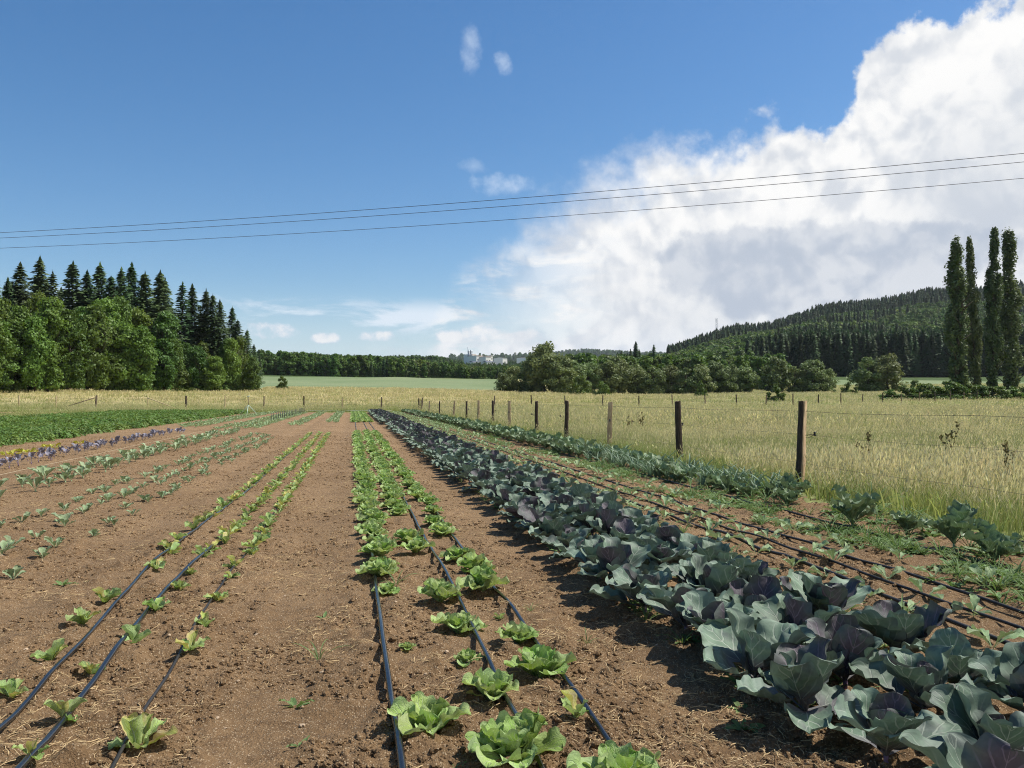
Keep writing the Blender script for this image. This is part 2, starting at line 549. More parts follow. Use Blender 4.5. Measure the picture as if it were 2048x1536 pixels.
# ------------------------------------------------------------------ terrain
TD = np.array([0, 100, 150, 200, 260, 330, 430, 550, 800, 1200, 2500, 6000, 9000], dtype=float)
Y0 = HOR + EYE * FPX / 100
TCOL = {          # eye-level heights of the ground seen at growing depth, per bearing column
    -1500: [Y0, 790, 780, 774, 768, 760, 752, 742, 735, 740, 760, 775],
    0:     [Y0, 782, 775, 771, 765, 758, 750, 742, 735, 735, 745, 770],
    520:   [Y0, 793, 780, 776, 766, 752, 749, 738, 730, 727, 735, 765],
    760:   [Y0, 794, 783, 778, 766, 753, 749, 742, 732, 724, 728, 760],
    1000:  [Y0, 797, 788, 781, 772, 757, 752, 744, 736, 724, 724, 750],
    1170:  [Y0, 799, 790, 785, 776, 762, 755, 746, 738, 730, 708, 745],
    1300:  [Y0, 800, 792, 788, 780, 768, 758, 742, 730, 725, 716, 750],
    1500:  [Y0, 799, 791, 786, 777, 764, 741, 704, 680, 720, 740, 760],
    1700:  [Y0, 800, 789, 783, 772, 757, 735, 684, 632, 700, 740, 760],
    1900:  [Y0, 801, 787, 781, 770, 755, 729, 668, 606, 690, 740, 760],
    2048:  [Y0, 801, 786, 780, 770, 755, 727, 662, 596, 690, 740, 760],
    3200:  [Y0, 792, 784, 778, 768, 755, 727, 660, 590, 690, 740, 760],
}
TPX = np.array(sorted(TCOL)); TZ = np.array([[0.0] + [EYE + (HOR - y) * d / FPX for y, d in zip(TCOL[p], TD[1:])] for p in TPX])


def terrain(x, y):
    x = np.asarray(x, dtype=float); y = np.asarray(y, dtype=float)
    d = x * FWD[0] + y * FWD[1]
    c = x * RGT[0] + y * RGT[1]
    r = np.hypot(d, c)
    dd = np.maximum(d, 0.35 * r)
    px = np.clip(1024 + FPX * c / np.maximum(dd, 1e-3), TPX[0], TPX[-1])
    k = np.clip(np.searchsorted(TPX, px) - 1, 0, len(TPX) - 2)
    f = (px - TPX[k]) / (TPX[k + 1] - TPX[k])
    f = f * f * (3 - 2 * f)
    q = np.clip(np.searchsorted(TD, dd) - 1, 0, len(TD) - 2)
    g = np.clip((dd - TD[q]) / (TD[q + 1] - TD[q]), 0, 1)
    z = (TZ[k, q] * (1 - f) + TZ[k + 1, q] * f) * (1 - g) + (TZ[k, q + 1] * (1 - f) + TZ[k + 1, q + 1] * f) * g
    z = z + (fbm(x / 60, y / 60, 3, 5) - 0.5) * np.clip((r - 130) / 900, 0, 1) * 8
    return z + (fbm(x / 9, y / 9, 3, 9) - 0.5) * np.clip((r - 14) / 60, 0, 1) * 0.18


def tz(x, y):
    return float(terrain(np.array([x]), np.array([y]))[0])


FIELD = (-42.0, 7.35, -2.0, 99.0)      # the dug field, x0 x1 y0 y1

def in_field(x, y, m=0.0):
    return (x > FIELD[0] + m) & (x < FIELD[1] - m) & (y > FIELD[2] + m) & (y < FIELD[3] - m)


def build_ground():
    ang = np.concatenate([np.linspace(-math.pi, -0.85, 36, endpoint=False), np.linspace(-0.85, 0.85, 300, endpoint=False), np.linspace(0.85, math.pi, 36, endpoint=False)])
    rad = np.concatenate([np.linspace(1.0, 20, 20, endpoint=False), np.linspace(20, 110, 60, endpoint=False), np.geomspace(110, 600, 110, endpoint=False), np.geomspace(600, 9000, 70)])
    A, Q = np.meshgrid(ang, rad)
    d, c = Q * np.cos(A), Q * np.sin(A)
    x = FWD[0] * d + RGT[0] * c; y = FWD[1] * d + RGT[1] * c
    z = terrain(x, y)
    z = np.where(in_field(x, y, 0.6), z - 0.22, z)
    nr, na = x.shape
    v = np.stack([x, y, z], -1).reshape(-1, 3)
    v = np.concatenate([v, [[0, 0, -0.22]]])
    i = np.arange(nr - 1)[:, None]; j = np.arange(na)[None, :]
    jn = (j + 1) % na
    f = np.stack([i * na + j, (i + 1) * na + j, (i + 1) * na + jn, i * na + jn], -1).reshape(-1, 4)[:, ::-1]
    me = mesh_np('ground', v, f, [], True)
    # what grows where: r = pale green crop, g = wood floor, b = straw coloured hay meadow
    px = 1024 + FPX * c / np.maximum(d, 1)
    crop = ((d > 262 + (px - 760) * 0.02) & (d < 436) & (px > 430) & (px < 1010)) | ((d > 330) & (d < 445) & (px > 1600) & (px < 2100))
    wood = (Q > 440)
    hay = np.clip((d - 100) / 25, 0, 1) * np.clip((1500 - px) / 500, 0.15, 1)
    colr = np.zeros((len(v), 4), dtype=np.float32)
    colr[:-1, 0] = crop.ravel(); colr[:-1, 1] = wood.ravel(); colr[:-1, 2] = hay.ravel(); colr[:, 3] = 1
    at_ = me.attributes.new('cover', 'FLOAT_COLOR', 'POINT'); at_.data.foreach_set('color', colr.ravel())
    m, t, out = newmat('ground_cover')
    av = t.node('ShaderNodeAttribute', attribute_name='cover')
    sp = t.node('ShaderNodeSeparateColor'); t.put(sp.inputs[0], av.outputs['Color'])
    geo = t.node('ShaderNodeNewGeometry')
    P = geo.outputs['Position']
    n1 = t.noise(P, 0.09, 5, 0.6); n2 = t.noise(P, 1.4, 5, 0.65); n3 = t.noise(P, 0.02, 4, 0.6)
    green = t.mix(t.ss(n1, 0.35, 0.65), (0.140, 0.180, 0.055), (0.220, 0.225, 0.090))
    hayc = t.mix(t.ss(n1, 0.30, 0.70), (0.330, 0.280, 0.130), (0.420, 0.350, 0.180))
    c1 = t.mix(t.m('MULTIPLY', sp.outputs[2], t.ss(n3, 0.25, 0.55, 0.7, 1.0)), green, hayc)
    c1 = t.mix(sp.outputs[0], c1, t.mix(t.ss(n3, 0.35, 0.65), (0.140, 0.185, 0.088), (0.175, 0.210, 0.108)))
    c1 = t.mix(sp.outputs[1], c1, (0.055, 0.085, 0.028))
    c1 = t.hsv(c1, 0.5, 1.0, t.lin(n2, 0.25, 0.75, 0.75, 1.25))
    p = principled(t, c1, 0.9, 0.1, t.bump(n2, 0.5, 0.15))
    t.l.new(p.outputs[0], out.inputs[0])
    me.materials.append(m)
    tag(obj('ground', me), 'rough meadow ground rising gently to the woods', 'ground', None, 'structure')


build_ground()

# ---- dug soil, finely lumpy near the viewer
def axis_steps(a, b, s0, grow, smax):
    out = [a]; s = s0
    while out[-1] < b:
        out.append(out[-1] + s); s = min(s * grow, smax)
    return np.array(out)


SX = np.concatenate([-axis_steps(2.3, -FIELD[0], 0.016, 1.018, 0.9)[::-1], np.arange(-2.3 + 0.016, 2.5, 0.016), axis_steps(2.5, FIELD[1] - 0.08, 0.018, 1.012, 0.05)])
SY = np.concatenate([np.arange(-2.0, 2.2, 0.3), axis_steps(2.4, FIELD[3], 0.015, 1.0050, 0.7)])
gx, gy = np.meshgrid(SX, SY)
cell = np.maximum(np.gradient(SY)[:, None], np.gradient(SX)[None, :])
def soil_height(x, y, cell):
    k = lambda w: np.clip((w / cell - 1.6) / 2.0, 0, 1)      # drop what the grid cannot carry
    # beds a little proud, trodden paths flatter
    path = np.exp(-((x - 1.72) / 0.30) ** 2) + np.exp(-((x + 0.42) / 0.36) ** 2) + np.exp(-((x + 2.45) / 0.3) ** 2)
    rough = np.clip(1.0 - 0.62 * path, 0.3, 1.0) * (0.7 + 0.6 * fbm(x / 0.7, y / 0.7, 2, 77))
    h = -0.035 * np.clip(path, 0, 1) + (fbm(x / 1.1, y / 2.4, 3, 3) - 0.5) * 0.05
    a = fbm(x / 0.16, y / 0.16, 2, 21); h += np.clip(a - 0.42, 0, 1) ** 1.2 * 0.17 * rough * k(0.16)
    b = vnoise(x / 0.062, y / 0.062, 31); h += np.clip(b - 0.35, 0, 1) * 0.085 * rough * k(0.062)
    c = fbm(x / 0.040 + y / 0.13 + 3, y / 0.040 - x / 0.11, 2, 41); h += (c - 0.5) * 0.048 * rough * k(0.05)
    e = vnoise(x / 0.022 + 8, y / 0.022, 47); h += (fbm(x / 0.027 + y / 0.09, y / 0.027 - x / 0.08, 2, 47) - 0.5) * 0.020 * (0.1 + 0.9 * rough) * k(0.034)
    return h
sz = soil_height(gx, gy, cell)
edge_d = np.minimum(np.minimum(gx - FIELD[0], SX[-1] - gx), np.minimum(gy - FIELD[2] + 5, SY[-1] - gy))
sz = np.where(edge_d < 0.25, sz - (0.25 - edge_d) * 0.6, sz)


def soil_z(x, y):
    x = np.asarray(x, dtype=float); y = np.asarray(y, dtype=float)
    i = np.clip(np.searchsorted(SX, x) - 1, 0, len(SX) - 2); j = np.clip(np.searchsorted(SY, y) - 1, 0, len(SY) - 2)
    f = np.clip((x - SX[i]) / (SX[i + 1] - SX[i]), 0, 1); g = np.clip((y - SY[j]) / (SY[j + 1] - SY[j]), 0, 1)
    return (sz[j, i] * (1 - f) + sz[j, i + 1] * f) * (1 - g) + (sz[j + 1, i] * (1 - f) + sz[j + 1, i + 1] * f) * g


def soil_material():
    m, t, out = newmat('dug_soil')
    geo = t.node('ShaderNodeNewGeometry'); P = geo.outputs['Position']
    oi = t.node('ShaderNodeObjectInfo')
    n1 = t.noise(P, 0.5, 4, 0.6); n2 = t.noise(P, 9.0, 6, 0.7); n3 = t.noise(P, 70.0, 4, 0.7)
    c = t.mix(t.ss(n1, 0.3, 0.7), (0.212, 0.132, 0.068), (0.280, 0.180, 0.096))
    c = t.mix(t.m('MULTIPLY', t.ss(n2, 0.48, 0.66), 0.65), c, (0.115, 0.071, 0.040))
    c = t.mix(t.m('MULTIPLY', t.ss(n3, 0.53, 0.70), 0.65), c, (0.42, 0.310, 0.190))
    # crumbs and tiny stones
    vd = t.voro(P, 95.0); vc = t.voro(P, 95.0, out='Color')
    sp = t.node('ShaderNodeSeparateColor'); t.put(sp.inputs[0], vc)
    c = t.mix(t.m('MULTIPLY', t.m('MULTIPLY', t.ss(vd, 0.42, 0.25), t.ss(sp.outputs[0], 0.64, 0.70)), 0.85), c, (0.56, 0.44, 0.29))
    c = t.hsv(c, 0.5, 1.0, t.lin(oi.outputs['Random'], 0, 1, 0.88, 1.1))
    h = t.m('ADD', t.m('MULTIPLY', t.noise(P, 26.0, 6, 0.75), 0.9), t.m('ADD', t.m('MULTIPLY', n3, 0.5), t.m('MULTIPLY', vd, -0.12)))
    p = principled(t, c, 0.95, 0.08, t.bump(h, 1.0, 0.035))
    t.l.new(p.outputs[0], out.inputs[0])
    return m


SOIL = soil_material()
def build_soil():
    nr, nc = gx.shape
    v = np.stack([gx, gy, sz], -1).reshape(-1, 3)
    i = np.arange(nr - 1)[:, None]; j = np.arange(nc - 1)[None, :]
    f = np.stack([i * nc + j, i * nc + j + 1, (i + 1) * nc + j + 1, (i + 1) * nc + j], -1).reshape(-1, 4)
    me = mesh_np('field_soil', v, f, [SOIL], True)
    tag(obj('field_soil', me), 'brown crumbly soil of the vegetable field', 'soil', None, 'structure')


build_soil()

def ico(sub):
    import bmesh
    bm = bmesh.new(); bmesh.ops.create_icosphere(bm, subdivisions=sub, radius=1.0)
    v = np.array([q.co[:] for q in bm.verts]); f = np.array([[q.index for q in fa.verts] for fa in bm.faces])
    bm.free(); return v, f


def lump(name, seed, mat, sub=2, flat=0.7, amp=0.95):
    v, f = ico(sub)
    n = fbm(v[:, 0] * 1.7 + seed * 9, v[:, 1] * 1.7 + v[:, 2] * 2.1, 3, seed) - 0.5
    v = v * (1 + amp * 2 * n)[:, None]; v[:, 2] *= flat
    return mesh_np(name, v, f, [mat], False)


STONE = simple_mat('field_stone', (0.36, 0.27, 0.18), 0.85, 0.2, 0.3, 3.0)
STRAW = simple_mat('dry_straw', (0.50, 0.37, 0.20), 0.8, 0.15, 0.3, 5.0)
def scatter_soil():
    # clods
    N = 120000
    y = 2.6 + 34 * rng.random(N) ** 2.0
    x = rnd(-0.95, 0.62, N) * y * 0.85 + y * 0.19
    dens = fbm(x / 0.45, y / 0.45, 3, 61)
    pth = np.exp(-((x - 1.72) / 0.26) ** 2) + np.exp(-((x + 0.42) / 0.32) ** 2)
    k = (dens > 0.40 + 0.14 * rng.random(N) + 0.04 * pth) & (x < 7.2) & (x > -12)
    x, y = x[k], y[k]; n = len(x)
    s = 0.0035 + 0.018 * rng.random(n) ** 4.5 + 0.004 * (y / 10)
    z = soil_z(x, y) - s * 0.05
    rot = np.stack([rnd(-.5, .5, n), rnd(-.5, .5, n), rnd(0, 6.28, n)], -1)
    scatter('soil_clods', np.stack([x, y, z], -1), rot, s, rng.integers(0, 4, n), [lump('clod', 3 + i, SOIL) for i in range(4)], 'loose brown clods lying over the dug soil', 'clods')
    n = 900
    y = 2.8 + 12 * rng.random(n) ** 1.5; x = rnd(-0.95, 0.62, n) * y * 0.85 + y * 0.19
    s = 0.004 + 0.011 * rng.random(n) ** 3.5
    scatter('pebbles', np.stack([x, y, soil_z(x, y) + s * 0.3], -1), np.stack([rnd(-.4, .4, n), rnd(-.4, .4, n), rnd(0, 6.28, n)], -1), s, rng.integers(0, 2, n),
            [lump('pebble', 13 + i, STONE, 2, 0.45, 0.6) for i in range(2)], 'small pale stones strewn over the soil', 'pebbles')
    # straw and root bits
    pr = []
    for i in range(4):
        b = MB()
        L = 1.0; tt = np.linspace(-0.5, 0.5, 5)
        w = np.stack([tt * L, 0.12 * np.sin(tt * 3 + i) + 0.05 * rnd(-1, 1, 5), 0.10 * np.cos(tt * 2.5 + i * 2) + 0.03], -1)
        b.tube(w, 0.022, 4)
        if i > 1: b.tube(w[2:4] * 1.0 + np.array([[0, 0, 0], [0.1, 0.25, 0.1]]), 0.016, 3)
        pr.append(b.mesh('straw', [STRAW]))
    N = 60000
    y = 2.7 + 15 * rng.random(N) ** 1.4; x = rnd(-0.98, 0.62, N) * y * 0.85 + y * 0.19
    k = (fbm(x / 0.6, y / 0.6, 3, 91) > 0.42 + 0.2 * rng.random(N)) & (x < 7)
    x, y = x[k], y[k]; n = len(x)
    s = 0.014 + 0.085 * rng.random(n) ** 3.2
    scatter('straw_bits', np.stack([x, y, soil_z(x, y) + 0.004], -1), np.stack([rnd(-.25, .25, n), rnd(-.25, .25, n), rnd(0, 6.28, n)], -1), s, rng.integers(0, 4, n), pr,
            'bits of dry straw and roots littering the soil', 'straw')


scatter_soil()

# ------------------------------------------------------------------ leaves
def leaf_arrays(nu, nv, wfun, phi0, phi1, cup, ruf, rfreq, serr, seed, pet=0.0, petw=0.03, bend=1.0, fold=0.0, twist=0.0, crinkle=0.0):
    """leaf of length 1 that starts at the origin, heads along +Y and rises by phi0, ending at phi1 (degrees)"""
    g = np.random.default_rng(seed)
    s_ = np.linspace(-1, 1, 2 * nv + 1)
    npet = max(1, nu // 5) if pet > 0 else 0
    tb = np.linspace(0, 1, nu - npet + 1)
    tb = 0.45 * tb + 0.55 * (1 - np.cos(np.pi * tb)) / 2
    tb = 1 - (1 - tb) ** 1.25
    ts = np.concatenate([np.linspace(0, pet, npet, endpoint=False), pet + (1 - pet) * tb])
    phi = R(phi0) + (R(phi1) - R(phi0)) * ts ** bend
    dts = np.diff(ts)
    cy = np.concatenate([[0], np.cumsum(np.cos((phi[1:] + phi[:-1]) / 2) * dts)])
    cz = np.concatenate([[0], np.cumsum(np.sin((phi[1:] + phi[:-1]) / 2) * dts)])
    crk = crinkle * (fbm(np.repeat(ts[:, None], 2 * nv + 1, 1) * 9 + seed, np.repeat(s_[None, :], nu + 1, 0) * 3.2 + seed * 3, 2, seed) - .5) * 2
    s = np.linspace(-1, 1, 2 * nv + 1)
    V = np.zeros((nu + 1, 2 * nv + 1, 3)); UV = np.zeros((nu + 1, 2 * nv + 1, 2))
    p1, p2, p3 = g.uniform(0, 6.28, 3)
    for i, t in enumerate(ts):
        blade = 0.0 if t < pet else (t - pet) / (1 - pet)
        w = petw if t < pet else max(wfun(blade), petw * (1 - blade))
        jag = 1 + serr * g.uniform(-1, 1, 2 * nv + 1) * (abs(s) > 0.95)
        x = s * w * jag
        n = cup * w * s ** 2 + fold * np.abs(s) * w
        if t >= pet:
            n = n + ruf * np.abs(s) ** 2 * np.sin(6.283 * rfreq * blade + np.where(s > 0, p1, p2)) * min(1, blade * 3 + .15)
            n = n + 0.35 * ruf * np.sin(6.283 * rfreq * 0.6 * blade + s * 3 + p3) * (1 - np.abs(s)) * min(1, blade * 3)
            n = n + crk[i] * min(1, blade * 4)
        ty = 0.5 * ruf * np.abs(s) ** 3 * np.sin(6.283 * rfreq * 1.4 * blade + p3 + s * 2) if t >= pet else 0
        tw = twist * t
        xx = x * math.cos(tw) - n * math.sin(tw); nn = x * math.sin(tw) + n * math.cos(tw)
        V[i, :, 0] = xx
        V[i, :, 1] = cy[i] - nn * math.sin(phi[i]) + ty * math.cos(phi[i])
        V[i, :, 2] = cz[i] + nn * math.cos(phi[i]) + ty * math.sin(phi[i])
        # rounded tip: margins fall back a little
        UV[i, :, 0] = (s + 1) / 2; UV[i, :, 1] = t
    v = V.reshape(-1, 3); uv = UV.reshape(-1, 2)
    nc = 2 * nv + 1
    f = [(i * nc + j, i * nc + j + 1, (i + 1) * nc + j + 1, (i + 1) * nc + j) for i in range(nu) for j in range(nc - 1)]
    return v, np.array(f), uv


def w_obov(t, W):      # broad towards the tip, round end
    return W * (0.30 + 0.70 * math.sin(min(1, t / 0.68) * math.pi / 2) ** 1.4) * math.sqrt(max(0.0, 1 - max(0, (t - 0.62) / 0.38) ** 2.4)) + 0.004
def w_round(t, W):
    return W * math.sqrt(max(0.0, 1 - (2 * min(1, t ** 0.85) - 1) ** 2)) ** 0.8 + 0.004
def w_lance(t, W):
    return W * math.sin(math.pi * min(1, (0.06 + 0.94 * t) ** 0.75)) ** 0.8 + 0.003


LET_G = leaf_mat('lettuce_leaf', (0.285, 0.410, 0.110), (0.335, 0.430, 0.180), (0.56, 0.63, 0.40), 0.15, 40, 0.60, 0.28, 0.95, 0.58, 0.28, bumpk=0.9)
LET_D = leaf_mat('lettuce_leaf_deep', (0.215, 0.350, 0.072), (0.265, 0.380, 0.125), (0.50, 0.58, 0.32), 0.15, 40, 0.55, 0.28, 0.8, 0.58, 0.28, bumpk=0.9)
LET_Y = leaf_mat('lettuce_leaf_yellowing', (0.30, 0.36, 0.085), (0.46, 0.42, 0.14), (0.52, 0.55, 0.26), 0.16, 40, 0.4, 0.30, 0.3, 0.6, 0.2, patch=(0.50, 0.42, 0.22))
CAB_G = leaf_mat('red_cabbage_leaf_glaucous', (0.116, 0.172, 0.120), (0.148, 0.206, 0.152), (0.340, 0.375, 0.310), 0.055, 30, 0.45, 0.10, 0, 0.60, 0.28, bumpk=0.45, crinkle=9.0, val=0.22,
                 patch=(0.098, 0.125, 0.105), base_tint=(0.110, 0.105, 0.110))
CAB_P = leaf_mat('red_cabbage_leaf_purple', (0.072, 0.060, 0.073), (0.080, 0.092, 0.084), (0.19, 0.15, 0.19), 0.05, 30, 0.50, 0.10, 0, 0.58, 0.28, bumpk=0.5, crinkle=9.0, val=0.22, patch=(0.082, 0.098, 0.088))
STALK_P = simple_mat('purple_stalk', (0.16, 0.10, 0.16), 0.5, 0.35, 0.2, 30)
KALE = leaf_mat('kale_leaf', (0.110, 0.170, 0.080), (0.155, 0.220, 0.115), (0.32, 0.38, 0.26), 0.10, 34, 0.5, 0.15, 0, 0.5, 0.35, bumpk=0.6)
SEED = leaf_mat('seedling_leaf', (0.200, 0.290, 0.125), (0.250, 0.330, 0.170), (0.40, 0.46, 0.28), 0.12, 24, 0.4, 0.22, 0.2, 0.55, 0.3)
BROC = leaf_mat('broccoli_leaf', (0.190, 0.265, 0.125), (0.255, 0.325, 0.185), (0.36, 0.42, 0.27), 0.11, 24, 0.4, 0.20, 0.15, 0.55, 0.35)
PURP = leaf_mat('kohlrabi_leaf_violet', (0.150, 0.142, 0.182), (0.250, 0.243, 0.300), (0.32, 0.28, 0.35), 0.10, 20, 0.4, 0.12, 0, 0.5, 0.4, val=0.35)
SQUA = leaf_mat('squash_leaf', (0.340, 0.360, 0.060), (0.420, 0.400, 0.075), (0.5, 0.5, 0.2), 0.08, 18, 0.3, 0.3, 0, 0.6, 0.25)
LEEK = leaf_mat('leek_leaf', (0.120, 0.195, 0.110), (0.170, 0.245, 0.150), (0.25, 0.33, 0.22), 0.06, 4, 0.1, 0.2, 0, 0.5, 0.4)
WEED = leaf_mat('weed_leaf', (0.120, 0.200, 0.060), (0.165, 0.250, 0.090), (0.2, 0.3, 0.12), 0.07, 22, 0.35, 0.25, 0, 0.55, 0.3)
STEM_G = simple_mat('pale_stalk', (0.30, 0.38, 0.20), 0.5, 0.3, 0.2, 30)


class Leaves:
    """a family of leaf shapes: arrays at two resolutions plus one shared mesh per shape"""
    def __init__(self, name, mats, n, fn, hi=(9, 4), lo=(7, 2)):
        self.items = []
        for k in range(n):
            mt = mats[k % len(mats)]
            ah = fn(hi[0], hi[1], k); al = fn(lo[0], lo[1], k)
            self.items.append((mesh_np(name, ah[0], ah[1], [mt], True, ah[2]), al, mt))


def lf(W, kind, p0, p1, cup, ruf, rf, serr, pet=0.0, petw=0.03, bend=1.0, jit=8, base=0, fold=0.0, crinkle=0.012):
    def fn(nu, nv, k):
        g = np.random.default_rng(base + k * 7 + 1)
        return leaf_arrays(nu, nv, lambda t: kind(t, W * (0.9 + 0.2 * ((k * 37) % 10) / 10)), p0 + g.uniform(-jit, jit), p1 + g.uniform(-jit, jit), cup * g.uniform(.6, 1.4), ruf * g.uniform(.7, 1.3),
                           rf * g.uniform(.8, 1.25), serr, base + k, pet, petw, bend, fold, g.uniform(-.25, .25), crinkle)
    return fn


L_LET_OUT = Leaves('leaf', [LET_G, LET_D, LET_G, LET_G], 6, lf(0.35, w_obov, 44, 0, 0.50, 0.070, 3.0, 0.07, base=100, crinkle=.030), (20, 7))
L_LET_MID = Leaves('leaf', [LET_G, LET_D], 6, lf(0.35, w_obov, 68, 32, 0.70, 0.062, 3.2, 0.07, base=200, crinkle=.028), (20, 7))
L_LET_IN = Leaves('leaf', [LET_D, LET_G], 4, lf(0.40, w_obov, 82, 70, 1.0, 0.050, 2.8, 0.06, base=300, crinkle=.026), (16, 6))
L_LET_OLD = Leaves('leaf', [LET_Y], 3, lf(0.34, w_obov, 22, -14, 0.4, 0.07, 2.4, 0.08, base=350, crinkle=.03), (16, 6))
L_YNG = Leaves('leaf', [LET_G, LET_D, LET_G, LET_Y, LET_G], 10, lf(0.25, w_obov, 55, 14, 0.7, 0.055, 2.6, 0.08, base=400, jit=16, crinkle=.03), (15, 5))
L_YNG_OLD = Leaves('leaf', [LET_Y, LET_G], 4, lf(0.22, w_obov, 62, 40, 0.8, 0.06, 2.2, 0.10, base=450, jit=18, crinkle=.03), (15, 5))
L_CAB_OUT = Leaves('leaf', [CAB_G], 8, lf(0.32, w_round, 34, 16, 0.34, 0.040, 2.6, 0.028, 0.28, 0.024, base=500, jit=20, crinkle=.014), (26, 7))
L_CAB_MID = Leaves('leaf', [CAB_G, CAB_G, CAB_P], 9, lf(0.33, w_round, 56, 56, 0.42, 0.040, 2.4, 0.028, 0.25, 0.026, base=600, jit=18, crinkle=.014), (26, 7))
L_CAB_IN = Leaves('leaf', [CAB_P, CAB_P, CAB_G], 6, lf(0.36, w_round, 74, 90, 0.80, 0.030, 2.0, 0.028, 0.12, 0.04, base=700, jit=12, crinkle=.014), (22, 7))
L_KALE = Leaves('leaf', [KALE], 6, lf(0.25, w_obov, 68, 22, 0.6, 0.070, 3.6, 0.09, 0.26, 0.022, base=800, jit=18, crinkle=.03), (18, 5))
L_SEED = Leaves('leaf', [SEED], 6, lf(0.22, w_obov, 58, 0, 0.5, 0.04, 2.0, 0.05, 0.36, 0.018, base=900, jit=18), (12, 4))
L_BROC = Leaves('leaf', [BROC], 6, lf(0.24, w_obov, 64, 22, 0.5, 0.04, 2.0, 0.05, 0.36, 0.018, base=1000, jit=18), (12, 4))
L_PURP = Leaves('leaf', [PURP], 6, lf(0.22, w_round, 74, 38, 0.35, 0.05, 1.8, 0.04, 0.46, 0.016, base=1100, jit=18), (12, 3))
L_SQUA = Leaves('leaf', [SQUA], 4, lf(0.34, w_round, 45, 5, 0.5, 0.06, 2.2, 0.08, 0.35, 0.02, base=1200, jit=14), (10, 4))
L_LEEK = Leaves('leaf', [LEEK], 6, lf(0.036, w_lance, 78, 8, 0.3, 0.01, 1.0, 0.0, 0.0, 0.014, 1.7, 12, 1300, fold=0.5, crinkle=0), (8, 1), (5, 1))
L_WEED = Leaves('leaf', [WEED], 5, lf(0.15, w_lance, 30, -5, 0.3, 0.05, 2.4, 0.16, 0.12, 0.02, base=1400, jit=14), (9, 2))
L_WEEDG = Leaves('leaf', [WEED], 5, lf(0.020, w_lance, 62, -10, 0.2, 0.01, 1.0, 0.0, 0.0, 0.010, 1.4, 14, 1500, fold=0.4, crinkle=0), (6, 1), (4, 1))

# recipe: (family, count lo, hi, length lo, hi, radial offset, extra tilt jitter in degrees)
RECIPE = {
    'lettuce': [(L_LET_OUT, 6, 8, .23, .29, .016, 10), (L_LET_MID, 5, 7, .19, .25, .012, 8), (L_LET_IN, 4, 5, .12, .16, .006, 6)],
    'lettuce_old': [(L_LET_OLD, 1, 2, .17, .22, .01, 8), (L_LET_OUT, 5, 6, .21, .27, .016, 10), (L_LET_MID, 4, 5, .18, .23, .012, 8), (L_LET_IN, 3, 4, .11, .14, .006, 6)],
    'young': [(L_YNG, 4, 6, .09, .17, .008, 16), (L_YNG_OLD, 0, 2, .11, .20, .006, 14)],
    'cabbage': [(L_CAB_OUT, 4, 6, .30, .43, .014, 17), (L_CAB_MID, 3, 5, .28, .40, .010, 14), (L_CAB_IN, 2, 4, .17, .26, .008, 9)],
    'kale': [(L_KALE, 10, 14, .22, .40, .012, 16)],
    'seedling': [(L_SEED, 4, 6, .13, .21, .005, 14)],
    'broccoli': [(L_BROC, 5, 7, .17, .28, .006, 14)],
    'purple': [(L_PURP, 3, 6, .16, .32, .008, 22)],
    'squash': [(L_SQUA, 5, 8, .16, .28, .06, 14)],
    'leek': [(L_LEEK, 9, 14, .26, .50, .012, 10)],
    'weed': [(L_WEED, 5, 8, .06, .12, .004, 16)],
    'grassweed': [(L_WEEDG, 7, 11, .10, .22, .008, 16)],
}


def leaf_layout(recipe, size, g):
    out = []
    a0 = g.uniform(0, 6.28)
    for (fam, n0, n1, l0, l1, ro, tj) in RECIPE[recipe]:
        n = int(g.integers(n0, n1 + 1))
        a0 += 0.6
        for i in range(n):
            a = a0 + 6.283 * i / max(n, 1) + g.uniform(-.28, .28)
            it = fam.items[int(g.integers(0, len(fam.items)))]
            L = g.uniform(l0, l1) * size
            M = Matrix.Rotation(a, 4, 'Z') @ Matrix.Translation((0, ro * size, 0)) @ Matrix.Rotation(R(g.uniform(-tj, tj)), 4, 'X') @ Matrix.Rotation(R(g.uniform(-12, 12)), 4, 'Y') @ Matrix.Scale(L, 4)
            out.append((it, M))
    return out


def plant(name, label, cat, group, x, y, size, recipe, parts=True, z=None, stalk=None):
    """one plant: an empty with every leaf a child of its own"""
    zz = float(soil_z(x, y)) - 0.006 if z is None else z
    o = thing(name, label, cat, (x, y, zz), 0, group)
    for it, M in leaf_layout(recipe, size, np.random.default_rng(int(abs(x) * 977 + abs(y) * 7919) + 5)):
        l = bpy.data.objects.new('leaf', it[0]); col.objects.link(l)
        l.parent = o; l.matrix_local = Matrix.Translation((0, 0, (stalk or 0) * size)) @ M
    if stalk:
        b = MB()
        b.tube([(0, 0, -.02), (.004, .003, stalk * size * .6), (0, 0, stalk * size + .01)], [0.014 * size, .013 * size, .011 * size], 7)
        obj('stalk', b.mesh('stalk', [STALK_P if recipe in ('cabbage', 'purple') else STEM_G]), o)
    return o


MERGED = {}
def merged(recipe, k):
    """whole plant as one light mesh, for the distance"""
    if (recipe, k) not in MERGED:
        g = np.random.default_rng(900 + k)
        V = []; F = []; UV = []; mi = []; mats = []; n = 0
        st = {'cabbage': 0.07, 'kale': 0.05, 'purple': 0.05, 'broccoli': 0.03}.get(recipe, 0)
        for it, M in leaf_layout(recipe, 1.0, g):
            v, f, uv = it[1]
            A = np.array(M)
            V.append(v @ A[:3, :3].T + A[:3, 3] + [0, 0, st]); F.append(f + n); UV.append(uv); n += len(v)
            if it[2] not in mats: mats.append(it[2])
            mi += [mats.index(it[2])] * len(f)
        MERGED[(recipe, k)] = mesh_np(recipe + '_plant', np.concatenate(V), np.concatenate(F), mats, True, np.concatenate(UV), mi)
    return MERGED[(recipe, k)]


